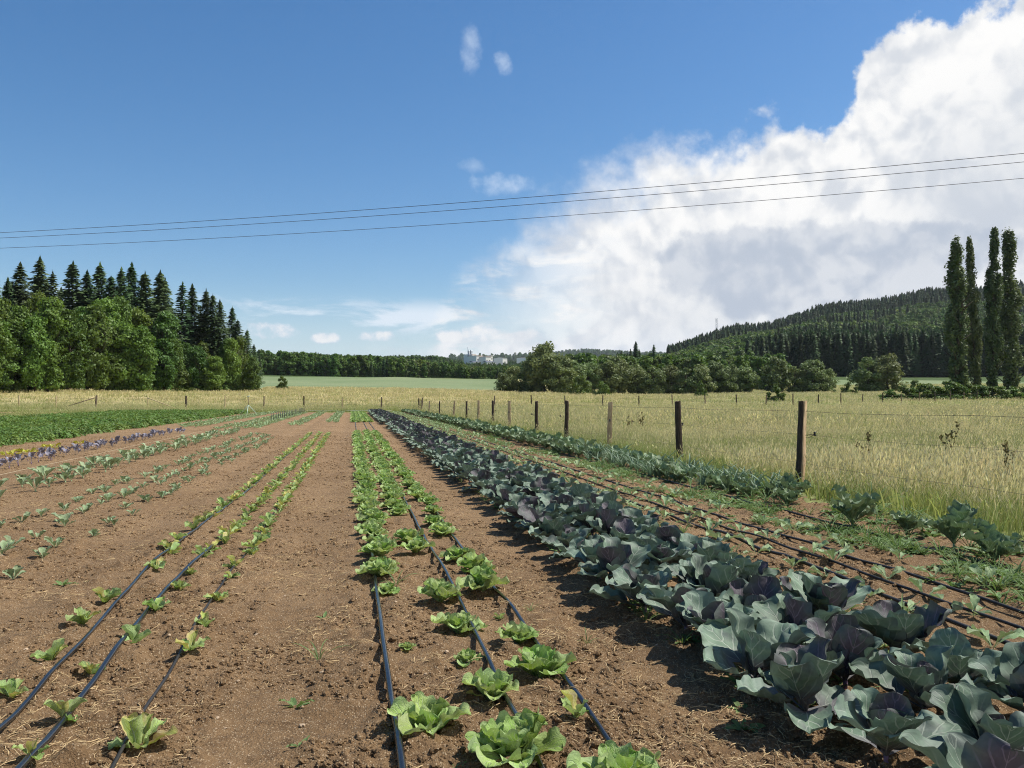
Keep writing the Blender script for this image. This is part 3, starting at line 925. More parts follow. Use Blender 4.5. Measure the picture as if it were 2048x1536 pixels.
def far_plant(name, label, cat, group, x, y, size, recipe, z=None):
    o = obj(name, merged(recipe, int(rng.integers(0, 5))), None, (x, y, (float(soil_z(x, y)) if z is None else z) - 0.004), (rnd(-.08, .08), rnd(-.08, .08), rnd(0, 6.28)), size)
    return tag(o, label, cat, group)


def plant_scatter(name, recipe, x, y, s, label, cat, z=None):
    x = np.asarray(x); y = np.asarray(y); n = len(x)
    zz = soil_z(x, y) if z is None else z
    return scatter(name, np.stack([x, y, zz], -1), np.stack([rnd(-.1, .1, n), rnd(-.1, .1, n), rnd(0, 6.28, n)], -1), s, rng.integers(0, 5, n), [merged(recipe, k) for k in range(5)], label, cat)


# ------------------------------------------------------------------ drip hoses
HOSE = simple_mat('black_drip_hose', (0.010, 0.011, 0.014), 0.22, 0.6, 0.3, 8.0)
HOSE_D = simple_mat('dusty_drip_hose', (0.020, 0.018, 0.016), 0.55, 0.4, 0.4, 14.0)
def hose(label, keys, r, y1, seed, wob=0.012, mat=None, y0=1.6):
    ys = np.concatenate([np.arange(y0, 14, 0.10), np.arange(14, y1, 0.6)])
    k = np.array(keys)
    x = np.interp(ys, k[:, 0], k[:, 1])
    # soften the kinks of the interpolation and let it wander
    ker = np.ones(9) / 9
    x = np.convolve(np.pad(x, 4, mode='edge'), ker, 'valid') + (fbm(ys / 1.6, ys * 0 + seed, 3, seed) - 0.5) * 2 * wob
    z = soil_z(x, ys)
    zp = np.pad(z, 3, mode='edge')
    z = np.max([zp[q:q + len(z)] for q in range(7)], axis=0) + r * 0.9
    z = np.convolve(np.pad(z, 2, mode='edge'), np.ones(5) / 5, 'valid')
    b = MB(); b.tube(np.stack([x, ys, z], -1), r, 10)
    tag(obj('drip_hose', b.mesh('drip_hose', [mat or HOSE])), label, 'hose', 'drip hoses laid along the beds')
    return lambda yy: float(np.interp(yy, ys, x))


h_a = hose('black drip hose of the sparse bed, on the side of the pale seedlings', [(2, -1.53), (3.7, -1.55), (5.6, -1.64), (8, -1.80), (10.5, -1.76), (14, -1.72), (40, -1.75)], 0.0125, 39, 1)
h_b = hose('thick black drip hose in the middle of the sparse bed', [(2, -1.27), (3.4, -1.29), (5.6, -1.38), (7.4, -1.45), (8.2, -1.41), (10, -1.36), (15, -1.33), (40, -1.42)], 0.0155, 39, 2)
h_c = hose('thin dusty drip hose of the sparse bed, beside the trodden path', [(2, -0.95), (3.4, -0.965), (5, -0.99), (6.5, -1.05), (9, -1.02), (13, -1.03), (40, -1.08)], 0.0085, 39, 3, mat=HOSE_D)
h_1 = hose('black drip hose of the lettuce bed, beside the trodden path', [(2, .195), (3.5, .205), (5, .19), (8, .20), (40, .22)], 0.0165, 104, 4, 0.006)
h_2 = hose('black drip hose in the middle of the lettuce bed', [(2, .74), (4.2, .765), (7, .80), (10, .79), (40, .76)], 0.0135, 104, 5, 0.008)
h_3 = hose('black drip hose of the lettuce bed, on the side of the red cabbages', [(2, 1.12), (3.7, 1.12), (6, 1.13), (10, 1.11), (40, 1.12)], 0.0135, 104, 6, 0.008)
h_4 = hose('black drip hose running at the foot of the red cabbages', [(2, 3.95), (5, 4.0), (8, 4.07), (40, 4.1)], 0.0155, 100, 7, 0.012, HOSE_D)
h_5 = hose('dusty drip hose in the middle of the seedling bed', [(2, 4.30), (5, 4.33), (8, 4.36), (40, 4.45)], 0.0115, 100, 8, 0.014, HOSE_D)
h_6 = hose('dusty drip hose of the seedling bed, beside the weedy strip', [(2, 4.66), (5, 4.69), (8, 4.73), (40, 4.75)], 0.0130, 100, 9, 0.014, HOSE_D)
h_7 = hose('black drip hose along the kale row', [(2, 5.68), (7, 5.72), (12, 5.78), (40, 5.8)], 0.0130, 100, 10, 0.02, HOSE_D)
h_8 = hose('black hose lying in the weeds at the foot of the fence', [(2, 7.05), (7, 7.08), (12, 7.12), (40, 7.1)], 0.0150, 60, 11, 0.03, HOSE_D)


# ------------------------------------------------------------------ crops
def nth_word(n):
    u = 'first second third fourth fifth sixth seventh eighth ninth tenth eleventh twelfth thirteenth fourteenth fifteenth sixteenth seventeenth eighteenth nineteenth'.split()
    if n <= 19: return u[n - 1]
    tens = ('twent', 'thirt', 'fort', 'fift')[n // 10 - 2]
    return tens + 'ieth' if n % 10 == 0 else tens + 'y-' + u[n % 10 - 1]


ORD = 'first second third fourth fifth sixth seventh eighth ninth tenth eleventh twelfth thirteenth fourteenth fifteenth sixteenth seventeenth eighteenth'.split()
NEAR = 21.0       # beyond this a leaf is under ten pixels across

def row_positions(y0, y1, step, jit=0.25, gap=0.0):
    y = y0; out = []
    while y < y1:
        if rng.random() > gap: out.append(y + rng.uniform(-jit, jit) * step)
        y += step
    return out


def crop_row(name, lab, cat, grp, xf, ys, size, recipe, near=NEAR, stalk=None, jx=0.03, nth=None):
    lab0 = lab
    for i, y in enumerate(sorted(ys)):
        lab = ORD[i] + ' ' + nth if nth and i < len(ORD) else lab0
        x = (xf(y) if callable(xf) else xf) + rng.uniform(-jx, jx)
        s = rng.uniform(*size)
        if y < near: plant(name, lab, cat, grp, x, y, s, recipe, stalk=stalk)
        else: far_plant(name, lab, cat, grp, x, y, s, recipe)


# lettuces close to the viewer, one by one
G_LET = 'crinkled lettuces in the three hose rows'
for (x, y, s, lab, rc) in (
        (0.34, 3.83, 0.86, 'big spread lettuce on the path side hose with moth-eaten leaves', 'lettuce_old'),
        (0.69, 3.47, 0.94, 'biggest lettuce, full and round, in the middle row', 'lettuce'),
        (1.03, 3.12, 0.80, 'lettuce at the open end of the row beside the red cabbage path', 'lettuce'),
        (1.05, 3.84, 0.78, 'lopsided small lettuce touching the hose on the cabbage side', 'young'),
        (0.71, 4.23, 0.74, 'well grown lettuce with a yellow lower leaf, middle row', 'lettuce_old'),
        (1.04, 4.53, 0.80, 'wide open lettuce lying over the hose on the cabbage side', 'lettuce'),
        (0.68, 4.85, 0.42, 'small lettuce with yellowing lower leaves in the middle row', 'lettuce_old'),
        (0.34, 5.17, 0.27, 'tiny yellowing lettuce alone on bare soil between two hoses', 'lettuce_old'),
        (1.04, 5.14, 0.58, 'upright mid sized lettuce on the cabbage side hose', 'lettuce'),
        (0.70, 5.49, 0.68, 'broad lettuce in the middle row, before a bare stretch', 'lettuce'),
        (1.03, 5.79, 0.40, 'little pale lettuce half under the cabbage side hose', 'young'),
        (0.65, 6.25, 0.76, 'large lettuce of the middle row where bare hose begins', 'lettuce'),
        (1.02, 6.53, 0.84, 'large lettuce level with the bare hose of the middle row', 'lettuce'),
        (0.28, 6.68, 0.48, 'flat ragged lettuce right on the path side hose', 'lettuce_old')):
    plant('lettuce', lab, 'lettuce', G_LET, x, y, s, rc)
crop_row('lettuce', 'lettuce in the row on the hose beside the trodden path', 'lettuce', G_LET, lambda y: 0.255 - 0.04 * min(1, y / 20), row_positions(7.25, 8.9, 0.36) + row_positions(9.3, 39.5, 0.37, gap=.03), (0.58, 0.84), 'lettuce', jx=.05, nth='lettuce of the close set row on the path side hose')
crop_row('lettuce', 'lettuce in the middle row of the lettuce bed', 'lettuce', G_LET, lambda y: 0.64, [8.32, 9.0] + row_positions(11.0, 39.5, 0.385, gap=.06), (0.52, 0.80), 'lettuce', jx=.05, nth='lettuce of the middle row beyond its bare stretch')
crop_row('lettuce', 'lettuce in the row on the hose beside the red cabbage path', 'lettuce', G_LET, lambda y: 1.04, [7.34, 7.93, 9.5, 10.19, 11.07, 11.9, 12.6] + row_positions(13.4, 39.5, 0.40, gap=.08), (0.50, 0.78), 'lettuce', jx=.05, nth='lettuce of the cabbage side row beyond the large one')
xx, yy = [], []
for c in (0.1, 0.45, 0.85, 1.2):
    for y in row_positions(56, 98, 0.36, gap=.1): xx.append(c + rnd(-.05, .05)); yy.append(y)
plant_scatter('lettuce_block', 'lettuce', xx, yy, rnd(.7, .95, len(xx)), 'dense block of lettuces beyond the bare gap', 'lettuces')

# young, half eaten lettuces along the three hoses of the sparse bed
G_YNG = 'young lettuces of the sparse bed'
LA = 'young ragged lettuce on the hose next to the pale seedlings'
LB = 'young ragged lettuce on the thick middle hose of the sparse bed'
LC = 'young lettuce on the thin hose beside the trodden path'
cnt = {}
for (x, y, s, lab) in (
        (-1.72, 4.72, 0.85, LA), (-1.73, 5.30, 1.0, LA), (-1.77, 6.03, 1.05, LA), (-1.83, 6.78, 1.0, LA), (-1.73, 7.99, .95, LA), (-1.75, 8.73, 0.9, LA),
        (-1.35, 4.34, 0.80, LB), (-1.42, 5.01, 0.70, LB), (-1.33, 5.58, 1.0, LB), (-1.36, 6.29, 0.95, LB), (-1.35, 7.02, 0.85, LB), (-1.38, 7.7, 0.6, LB), (-1.41, 8.53, 1.0, LB), (-1.32, 3.85, .7, LB),
        (-0.95, 5.29, 1.0, LC), (-0.97, 5.95, 0.8, LC), (-1.0, 6.7, 0.9, LC), (-0.99, 7.32, 0.6, LC), (-1.04, 7.85, 0.75, LC)):
    cnt[lab] = cnt.get(lab, 0) + 1
    lab = ORD[cnt[lab] - 1] + ' ' + lab
    plant('young_lettuce', lab, 'lettuce', G_YNG, x, y, s * 0.95, 'young')
plant('young_lettuce', 'young lettuce with one tall bleached leaf on the thin hose', 'lettuce', G_YNG, -0.93, 3.97, 1.2, 'young')
crop_row('young_lettuce', LA, 'lettuce', G_YNG, lambda y: h_a(y) - .05, row_positions(9.0, 38, 0.48, gap=.1), (.7, 1.0), 'young', 14)
crop_row('young_lettuce', LB, 'lettuce', G_YNG, lambda y: h_b(y) + .02, row_positions(8.9, 38, 0.44, gap=.08), (.7, 1.05), 'young', 14)
crop_row('young_lettuce', LC, 'lettuce', G_YNG, lambda y: h_c(y) + .04, row_positions(8.6, 38, 0.36, gap=.04), (.75, 1.05), 'young', 14)

# red cabbages
G_CAB = 'red cabbages of the long bed'
CROWS = (2.14, 2.62, 3.08)
cabs = []
for ri, cx in enumerate(CROWS):
    for y in row_positions((2.55, 2.35, 2.2)[ri], 47.5, 0.545, 0.16): cabs.append((y, cx + rng.uniform(-.06, .06), ri))
cabs.sort()
seen = [0, 0, 0]
CLAB = ('bluish red cabbage in the row beside the bare path', 'bluish red cabbage in the middle row of its bed', 'bluish red cabbage in the row next to the seedling bed')
for i, (y, cx, ri) in enumerate(cabs):
    s = rng.uniform(.80, 1.06)
    seen[ri] += 1
    if seen[ri] <= len(ORD): plant('red_cabbage', ORD[seen[ri] - 1] + ' red cabbage of the ' + ('path side row', 'middle row', 'row by the seedlings')[ri] + ' from the open end of the bed', 'cabbage', G_CAB, cx, y, s, 'cabbage', stalk=0.05)
    elif y < NEAR: plant('red_cabbage', CLAB[ri], 'cabbage', G_CAB, cx, y, s, 'cabbage', stalk=0.05)
    elif i < 285: far_plant('red_cabbage', CLAB[ri], 'cabbage', G_CAB, cx, y, s, 'cabbage')
xx, yy = [], []
for cx in (2.1, 2.6, 3.1):
    for y in row_positions(51, 98, 0.5): xx.append(cx + rnd(-.08, .08)); yy.append(y)
plant_scatter('red_cabbage_block', 'cabbage', xx, yy, rnd(.95, 1.15, len(xx)), 'dark block of red cabbages beyond the gap in their bed', 'cabbages')

# seedlings between the hoses of the next bed
G_SEE = 'pale seedlings of the hose bed by the kale'
for cx, lab in ((3.93, 'pale kohlrabi seedling on the hose at the foot of the red cabbages'), (4.43, 'pale kohlrabi seedling in the middle row of the hose bed'), (5.02, 'pale kohlrabi seedling in the row by the weedy strip')):
    crop_row('kohlrabi_seedling', lab, 'seedling', G_SEE, cx, row_positions(3.9, 40, 0.62, .25, .06), (.85, 1.35), 'seedling', 17, jx=.06, nth=lab)
xx, yy = [], []
for cx in (4.05, 4.6, 5.15):
    for y in row_positions(40, 97, 0.42): xx.append(cx + rnd(-.06, .06)); yy.append(y)
plant_scatter('seedling_rows', 'seedling', xx, yy, rnd(.9, 1.25, len(xx)), 'far stretch of pale seedling rows beside the red cabbages', 'seedlings')

# kale and leek by the fence
G_KAL = 'kale plants along the fence'
for (x, y, s, lab) in ((5.8, 8.87, 1.3, 'tall dark kale with one big upright leaf beside the weeds'), (6.4, 11.3, 1.1, 'broad kale at the foot of the split fence post'), (6.0, 10.7, .9, 'small kale close to the split fence post'),
                       (6.1, 8.3, .85, 'low kale between the tall kale and the bushy one'), (6.15, 7.62, 1.15, 'bushy dark kale behind the hose'), (5.9, 6.78, 1.05, 'kale with pale silvery leaves beside the hose'), (6.3, 6.0, .9, 'kale in the weeds at the fence foot')):
    plant('kale', lab, 'kale', G_KAL, x, y, s, 'kale', stalk=.05)
crop_row('kale', 'kale standing among the leeks', 'kale', G_KAL, 6.3, row_positions(11.9, 22, .85, .4), (.75, 1.1), 'kale', 16, jx=.35, nth='kale standing among the leeks, from the cleft post outwards')
crop_row('kale', 'kale in the dense row along the fence, outer side', 'kale', G_KAL, 6.35, row_positions(22.5, 60, .50), (.9, 1.2), 'kale', 0, jx=.2)
crop_row('kale', 'kale in the dense row along the fence, inner side', 'kale', G_KAL, 5.95, row_positions(20.5, 60, .50), (.8, 1.1), 'kale', 0, jx=.2)
xx = []; yy = []
for cx in (5.9, 6.35):
    for y in row_positions(60, 97, .55): xx.append(cx + rnd(-.2, .2)); yy.append(y)
plant_scatter('kale_row_end', 'kale', xx, yy, rnd(.9, 1.2, len(xx)), 'far end of the kale row, too dense to tell apart', 'kale')
G_LEE = 'leeks between the kale and the fence'
crop_row('leek', 'blue green leek with arching strap leaves near the fence', 'leek', G_LEE, 6.55, row_positions(11.4, 24, .17), (.8, 1.15), 'leek', 16, jx=.30)
crop_row('leek', 'blue green leek with arching strap leaves on the inner side', 'leek', G_LEE, 6.05, row_positions(13.4, 24, .17), (.7, 1.0), 'leek', 16, jx=.25)

# beds on the other side
G_BRO = 'broccoli and seedlings of the far beds'
for cx, y0, y1, sz_, stp, lab in ((-2.98, 7.2, 33, (.38, .66), .60, 'small grey green seedling in the row nearest the drip hoses'), (-3.48, 8.0, 36, (.40, .70), .56, 'small grey green seedling in the middle row of its bed'),
                             (-4.05, 8.6, 38, (.40, .70), .56, 'grey green seedling in the row next to the broccoli')):
    crop_row('cabbage_seedling', lab, 'seedling', 'grey green seedlings', cx, row_positions(y0, 12.5, stp, .4, .12) + row_positions(12.6, y1, stp * .72, .5, .1), sz_, 'broccoli', 17, jx=.14, nth=lab)
for cx, lab in ((-5.25, 'leafy broccoli plant in the row beside the seedlings'), (-5.75, 'leafy broccoli plant in the row by the white string')):
    crop_row('broccoli', lab, 'broccoli', G_BRO, cx, row_positions(12.0, 40, .62, .35, .08), (.75, 1.2), 'broccoli', 22, stalk=.03, jx=.16)
crop_row('purple_kohlrabi', 'violet leaved kohlrabi in the row behind the white string', 'kohlrabi', 'violet kohlrabi row', -7.7, row_positions(15.0, 40, .27, .45, .14), (.6, 1.0), 'purple', 24, stalk=.05, jx=.28)
for isq, y in enumerate((16.2, 17.0, 18.1, 19.2, 20.2, 22.3, 23.2, 24.8, 26.0, 28.5, 31.0)):
    plant('squash_plant', nth_word(isq + 1) + ' yellow green squash plant between the violet row and the potatoes', 'squash', 'yellow squash plants', -9.15 + rnd(-.2, .2), y, rnd(.9, 1.3), 'squash')
xx = []; yy = []
for cx, y0 in ((-3.05, 50), (-3.5, 50), (-1.1, 56), (-1.5, 56), (-5.0, 45), (-5.5, 45), (-6.1, 46), (-6.7, 44), (-8.4, 48), (-9.0, 48), (-9.6, 50)):
    for y in row_positions(y0, 97, .42, .3, .12): xx.append(cx + rnd(-.1, .1)); yy.append(y)
plant_scatter('far_seedling_beds', 'seedling', xx, yy, rnd(.9, 1.5, len(xx)), 'grey green seedling beds before the far fence', 'seedlings')

STRING = simple_mat('white_string', (0.44, 0.37, 0.26), 0.9, 0.1, 0.1)
b = MB(); b.tube([(-6.75, y, float(soil_z(-6.75, y)) + .07) for y in np.arange(15, 41, 1.0)], .004, 4)
tag(obj('guide_string', b.mesh('guide_string', [STRING])), 'pale string stretched beside the violet kohlrabi row', 'string')

# potatoes: a closed green canopy
POT = foliage_mat('potato_leaf', (0.085, 0.145, 0.030), (0.140, 0.225, 0.052), 0.28, 3.0, 0.02, 0.25)
def leaf_ball(name, n, rad, size, mat, seed, up=0.5, squash=0.7):
    g = np.random.default_rng(seed)
    d = g.normal(size=(n, 3)); d /= np.linalg.norm(d, axis=1)[:, None]; d[:, 2] = np.abs(d[:, 2])
    p = d * rad * g.uniform(.45, 1, n)[:, None] ** .6; p[:, 2] *= squash
    nr = d + g.normal(size=(n, 3)) * .5 + [0, 0, up]; nr /= np.linalg.norm(nr, axis=1)[:, None]
    a = np.cross(nr, g.normal(size=(n, 3))); a /= np.linalg.norm(a, axis=1)[:, None]; b_ = np.cross(nr, a)
    s = size * g.uniform(.6, 1.3, n)[:, None]
    v = np.stack([p - a * s, p + b_ * s * .55 + nr * s * .1, p + a * s, p - b_ * s * .55 + nr * s * .1], 1).reshape(-1, 3)
    return mesh_np(name, v, np.arange(4 * n).reshape(-1, 4), [mat], True)
N = 5200
y = 7 + 89 * rng.random(N) ** 1.2; x = rnd(-23.5, -11.4, N)
x = np.where(rng.random(N) < .55, np.round((x + 11.4) / .75) * .75 - 11.4 + rnd(-.18, .18, N), x)
s = rnd(.30, .46, N) * (1 + .2 * (y > 50))
scatter('potato_crop', np.stack([x, y, soil_z(x, y) - .03], -1), np.stack([x * 0, x * 0, rnd(0, 6.28, N)], -1), s, rng.integers(0, 4, N), [leaf_ball('potato_plant', 110, 1.0, .17, POT, 40 + i, .6, .95) for i in range(4)],
        'dense green potato crop covering the long bed', 'potatoes')

# ------------------------------------------------------------------ weeds in the beds
G_WEE = 'weeds on the trodden path'
for (x, y, s, lab, rc) in ((-0.28, 4.44, 1.25, 'dark flat weed alone on the trodden path', 'weed'), (-0.23, 3.91, .75, 'small weed tuft on the path by the lettuce hose', 'weed'), (-0.19, 5.15, 1.0, 'greyish weed low on the path', 'grassweed'),
                           (-0.19, 6.12, .7, 'little weed on the path level with a ragged lettuce', 'weed'), (-2.4, 7.65, 1.0, 'creeping weed between the sparse bed and the seedlings', 'weed'), (-2.25, 7.6, .8, 'second creeping weed beside the first, away from the seedlings', 'weed'),
                           (1.3, 6.0, .5, 'tiny weed at the edge of the cabbage path', 'grassweed'), (1.95, 3.95, .9, 'green weed under the red cabbages at the path', 'weed'), (1.85, 3.72, 1.1, 'flat toothed weed in the shade of a red cabbage', 'weed'),
                           (0.42, 3.45, .8, 'young weed between the two biggest lettuces', 'weed'), (1.5, 5.2, .6, 'wiry grass weed on the cabbage path', 'grassweed'), (0.36, 6.85, 1.1, 'grass tuft growing out of a ragged lettuce', 'grassweed')):
    plant('weed', lab, 'weed', G_WEE, x, y, s, rc)
# weedy strip between the seedlings and the kale, and under the cabbages
n = 3400
y = 4.5 + 60 * rng.random(n) ** 1.6
x = np.where(rng.random(n) < .72, rng.normal(5.38, .28, n), rng.normal(6.6, .45, n))
k = (fbm(x / .8, y / 1.4, 3, 51) > .46) & (x < 7.4) & (x > 4.7)
x, y = x[k], y[k]; n = len(x)
pick = np.where(rng.random(n) < .42, rng.integers(0, 5, n), rng.integers(5, 10, n))
scatter('weedy_strip', np.stack([x, y, soil_z(x, y)], -1), np.stack([rnd(-.2, .2, n), rnd(-.2, .2, n), rnd(0, 6.28, n)], -1), rnd(.6, 1.5, n) * np.where(x > 6.1, 1.6, 1.0), pick,
        [merged('grassweed', k) for k in range(5)] + [merged('weed', k) for k in range(5)], 'green weeds filling the strip before the kale', 'weeds')
n = 500
y = 3.8 + 24 * rng.random(n) ** 1.5; x = rnd(2.0, 3.75, n)
scatter('bed_weeds', np.stack([x, y, soil_z(x, y)], -1), np.stack([x * 0, x * 0, rnd(0, 6.28, n)], -1), rnd(.5, 1.3, n), rng.integers(0, 10, n),
        [merged('grassweed', k) for k in range(5)] + [merged('weed', k) for k in range(5)], 'small weeds under the red cabbages', 'weeds')

# ------------------------------------------------------------------ meadow
GR_G = foliage_mat('meadow_blade_green', (0.230, 0.290, 0.085), (0.310, 0.350, 0.130), 0.35, 1.2, 0.02, 0.25, 0.6, 0.2)
GR_T = foliage_mat('meadow_blade_straw', (0.480, 0.445, 0.205), (0.640, 0.580, 0.340), 0.34, 1.2, 0.015, 0.25, 0.7, 0.15)
def tuft(name, nb, rad, h0, h1, w, straw, seed, lean=0.35, heads=0.5):
    g = np.random.default_rng(seed)
    V = []; F = []; MI = []; n = 0
    for i in range(nb):
        a, r = g.uniform(0, 6.28), rad * math.sqrt(g.random())
        bx, by = r * math.cos(a), r * math.sin(a)
        la = g.normal(-0.4, 1.2); ln = abs(g.normal(0, lean)) + .08
        isS = g.random() < straw
        h = g.uniform(h0, h1) * (1.15 if isS else .8)
        dx, dy = math.cos(la), math.sin(la); wx, wy = -dy, dx
        q = g.uniform(0, 3.14); wx, wy = math.cos(q), math.sin(q)
        ww = w * (0.6 if isS else 1.0) * g.uniform(.7, 1.3)
        pts = []
        for t, k in ((0, 1.0), (.5, .85), (.85, .5)):
            off = ln * h * t * t
            c = np.array([bx + dx * off, by + dy * off, h * t * (1 - .25 * ln * t)])
            pts += [c + np.array([wx, wy, 0]) * ww * k / 2, c - np.array([wx, wy, 0]) * ww * k / 2]
        tip = np.array([bx + dx * ln * h, by + dy * ln * h, h * (1 - .25 * ln)])
        pts.append(tip)
        V += pts
        F += [(n, n + 1, n + 3, n + 2), (n + 2, n + 3, n + 5, n + 4), (n + 4, n + 5, n + 6)]
        MI += [1 if isS else 0] * 3
        n += 7
        if isS and g.random() < heads:
            up = np.array([dx * ln, dy * ln, .8]) * h * .16
            sd = np.array([wx, wy, 0]) * w * 1.1
            V += [tip - up * .4, tip + sd + up * .2, tip + up, tip - sd + up * .2]
            F.append((n, n + 1, n + 2, n + 3)); MI.append(1); n += 4
    return mesh_np(name, np.array(V), F, [GR_G, GR_T], True, None, MI)


TN = [tuft('grass_tuft', 26, .17, .20, .48, .0075, .18 if i % 2 else .48, 70 + i) for i in range(4)]
TM = [tuft('grass_tuft', 30, .42, .32, .68, .018, .16 if i % 2 else .42, 80 + i) for i in range(4)]
TF = [tuft('grass_tuft', 26, 1.2, .22, .5, .055, .35 if i % 2 else .70, 90 + i) for i in range(4)]
TG = [tuft('grass_tuft', 26, .6, .25, .55, .022, .08, 95 + i) for i in range(2)]
def meadow(name, d0, d1, n, protos, label, keep, pxr=(-250, 2350), powr=1.0, scl=(.75, 1.25)):
    d = d0 + (d1 - d0) * rng.random(n) ** powr
    px = rnd(pxr[0], pxr[1], n)
    c = (px - 1024) / FPX * d
    x = FWD[0] * d + RGT[0] * c; y = FWD[1] * d + RGT[1] * c
    k = keep(x, y, d, px)
    x, y, d, px = x[k], y[k], d[k], px[k]; n = len(x)
    # dry and green patches
    dry = fbm(x / 7, y / 7, 3, 15) + .15 * np.clip((d - 60) / 80, 0, 1) * np.clip((1500 - px) / 700, -.3, 1)
    pick = np.where(dry + rnd(-.1, .1, n) > .50, rng.integers(0, 2, n) * 2, rng.integers(0, 2, n) * 2 + 1)
    s = rnd(scl[0], scl[1], n) * (.7 + .6 * fbm(x / 3, y / 3, 2, 19))
    scatter(name, np.stack([x, y, terrain(x, y) - .02], -1), np.stack([rnd(-.1, .1, n), rnd(-.1, .1, n), rnd(-.5, .5, n)], -1), s, pick, protos, label, 'grass')


M1 = lambda x, y, d, px: (x > 7.3 + .2 * np.sin(y * 2.1)) | ((y > 99.5) & ~((px < 135) & (d < 101.5)))
meadow('meadow_grass', 8, 34, 17000, TN, 'tall green and straw coloured meadow grass behind the fence', M1, (900, 2500), .8)
meadow('meadow_grass_beyond', 33, 112, 30000, TM, 'meadow grass further off towards the far fence', M1, powr=.9)
def M2(x, y, d, px):
    crop = (d > 258) & (px > 500) & (px < 1005)
    wood = (px < 530) & (d > 140 + np.maximum(px, -250) * .085 + 8)
    return ~crop & ~wood
meadow('hay_meadow', 108, 330, 30000, TF, 'straw coloured hay meadow between the far fence and the trees', M2, powr=.8)
# greener margin along the far fence and round the field
n = 3800
x = rnd(-45, 14, n); y = rng.normal(102.5, 2.2, n)
k = y > 99.3
x, y = x[k], y[k]
x = np.concatenate([x, rng.normal(7.6, .25, 900)]); y = np.concatenate([y, rnd(9, 98, 900)])
x = np.concatenate([x, rnd(-34, -24, 900)]); y = np.concatenate([y, rnd(60, 99, 900)])
n = len(x)
scatter('field_margin', np.stack([x, y, terrain(x, y) - .02], -1), np.stack([x * 0, x * 0, rnd(0, 6.28, n)], -1), rnd(.6, 1.15, n), rng.integers(0, 2, n), TG, 'green grass margin along the far fence and field edge', 'grass')

# bare dug patch beyond the potatoes and a pale pipe along the field end
pxs, ds = np.meshgrid(np.linspace(-420, 135, 60), np.linspace(86, 101, 20))
ds = 101 - (101 - ds) * np.clip((150 - pxs) / 120, .1, 1)
c_ = (pxs - 1024) / FPX * ds
x_ = FWD[0] * ds + RGT[0] * c_; y_ = FWD[1] * ds + RGT[1] * c_
z_ = terrain(x_, y_) + .10 + .08 * (fbm(x_ * 1.3, y_ * 1.3, 3, 8) - .5)
ii = np.arange(19)[:, None]; jj = np.arange(59)[None, :]
pf = np.stack([ii * 60 + jj, ii * 60 + jj + 1, (ii + 1) * 60 + jj + 1, (ii + 1) * 60 + jj], -1).reshape(-1, 4)
tag(obj('bare_soil', mesh_np('bare_soil', np.stack([x_, y_, z_], -1).reshape(-1, 3), pf, [SOIL], True)), 'bare brown soil patch beyond the potato bed', 'soil', None, 'structure')
PALE = simple_mat('pale_pipe', (.42, .44, .38), .6, .3, .1)
b = MB(); b.tube([(xx_, 99.6 - .04 * xx_, .16 + .02 * math.sin(xx_)) for xx_ in np.arange(-9, 5, .8)], .032, 6)
tag(obj('irrigation_pipe', b.mesh('irrigation_pipe', [PALE])), 'long pale irrigation pipe lying across the far end of the rows', 'pipe')

# dock stalks in the meadow
DOCK = simple_mat('brown_dock', (0.20, 0.165, 0.075), .9, .1, .3, 8)
def dock_mesh(seed):
    g = np.random.default_rng(seed); b = MB()
    for i in range(4):
        a = g.uniform(0, 6.28); l = g.uniform(.05, .22); h = g.uniform(.55, .9)
        pth = np.array([(l * t * math.cos(a), l * t * math.sin(a), h * t) for t in (0, .35, .7, 1)])
        b.tube(pth, [.008, .007, .005, .002], 4)
        for q in range(26):
            t = g.uniform(.45, 1); c = np.array([l * t * math.cos(a), l * t * math.sin(a), h * t]) + g.normal(0, .02, 3)
            s = g.uniform(.012, .026); d = g.normal(size=(2, 3))
            b.add([c - d[0] * s, c + d[1] * s, c + d[0] * s, c - d[1] * s], [(0, 1, 2, 3)])
    return b.mesh('dock_stalks', [DOCK])
DM = [dock_mesh(i) for i in range(3)]
for i, (px, d) in enumerate(((1725, 17), (1255, 33), (1285, 36), (2020, 14), (1900, 20))):
    X, Y = at(px, d)
    tag(obj('dock_plant', DM[i % 3], None, (X, Y, tz(X, Y)), (0, 0, i * 1.3), rnd(.8, 1.2)), 'brown seeding dock stalk in the meadow grass', 'dock', 'dock stalks in the meadow')

# ------------------------------------------------------------------ fence
def wood_material(name, base, dark, scale=9.0, rough=.85):
    m, t, out = newmat(name)
    tc = t.node('ShaderNodeTexCoord')
    mp = t.node('ShaderNodeMapping'); mp.inputs['Scale'].default_value = (scale * 4, scale * 4, scale * .45)
    t.put(mp.inputs[0], tc.outputs['Object'])
    n = t.noise(mp.outputs[0], 1.2, 6, .65, .6); n2 = t.noise(tc.outputs['Object'], 2.5, 3)
    c = t.mix(t.ss(n, .35, .7), dark, base)
    c = t.hsv(c, .5, 1, t.lin(n2, .3, .7, .8, 1.2))
    p = principled(t, c, rough, .15, t.bump(n, .8, .012))
    t.l.new(p.outputs[0], out.inputs[0])
    return m
W_FRESH = wood_material('split_wood', (0.60, 0.46, 0.30), (0.40, 0.27, 0.16))
W_BARK = wood_material('post_bark', (0.110, 0.080, 0.060), (0.035, 0.027, 0.021), 14)
W_GREY = wood_material('weathered_wood', (0.26, 0.20, 0.14), (0.13, 0.095, 0.065))
W_PALE = wood_material('pale_peeled_wood', (0.56, 0.46, 0.28), (0.40, 0.30, 0.17))
PLASTIC = simple_mat('black_plastic', (0.012, 0.012, 0.013), .35, .5, .1)
WIRE = simple_mat('fence_wire', (0.10, 0.085, 0.07), .6, .3, .2, 40, .6)


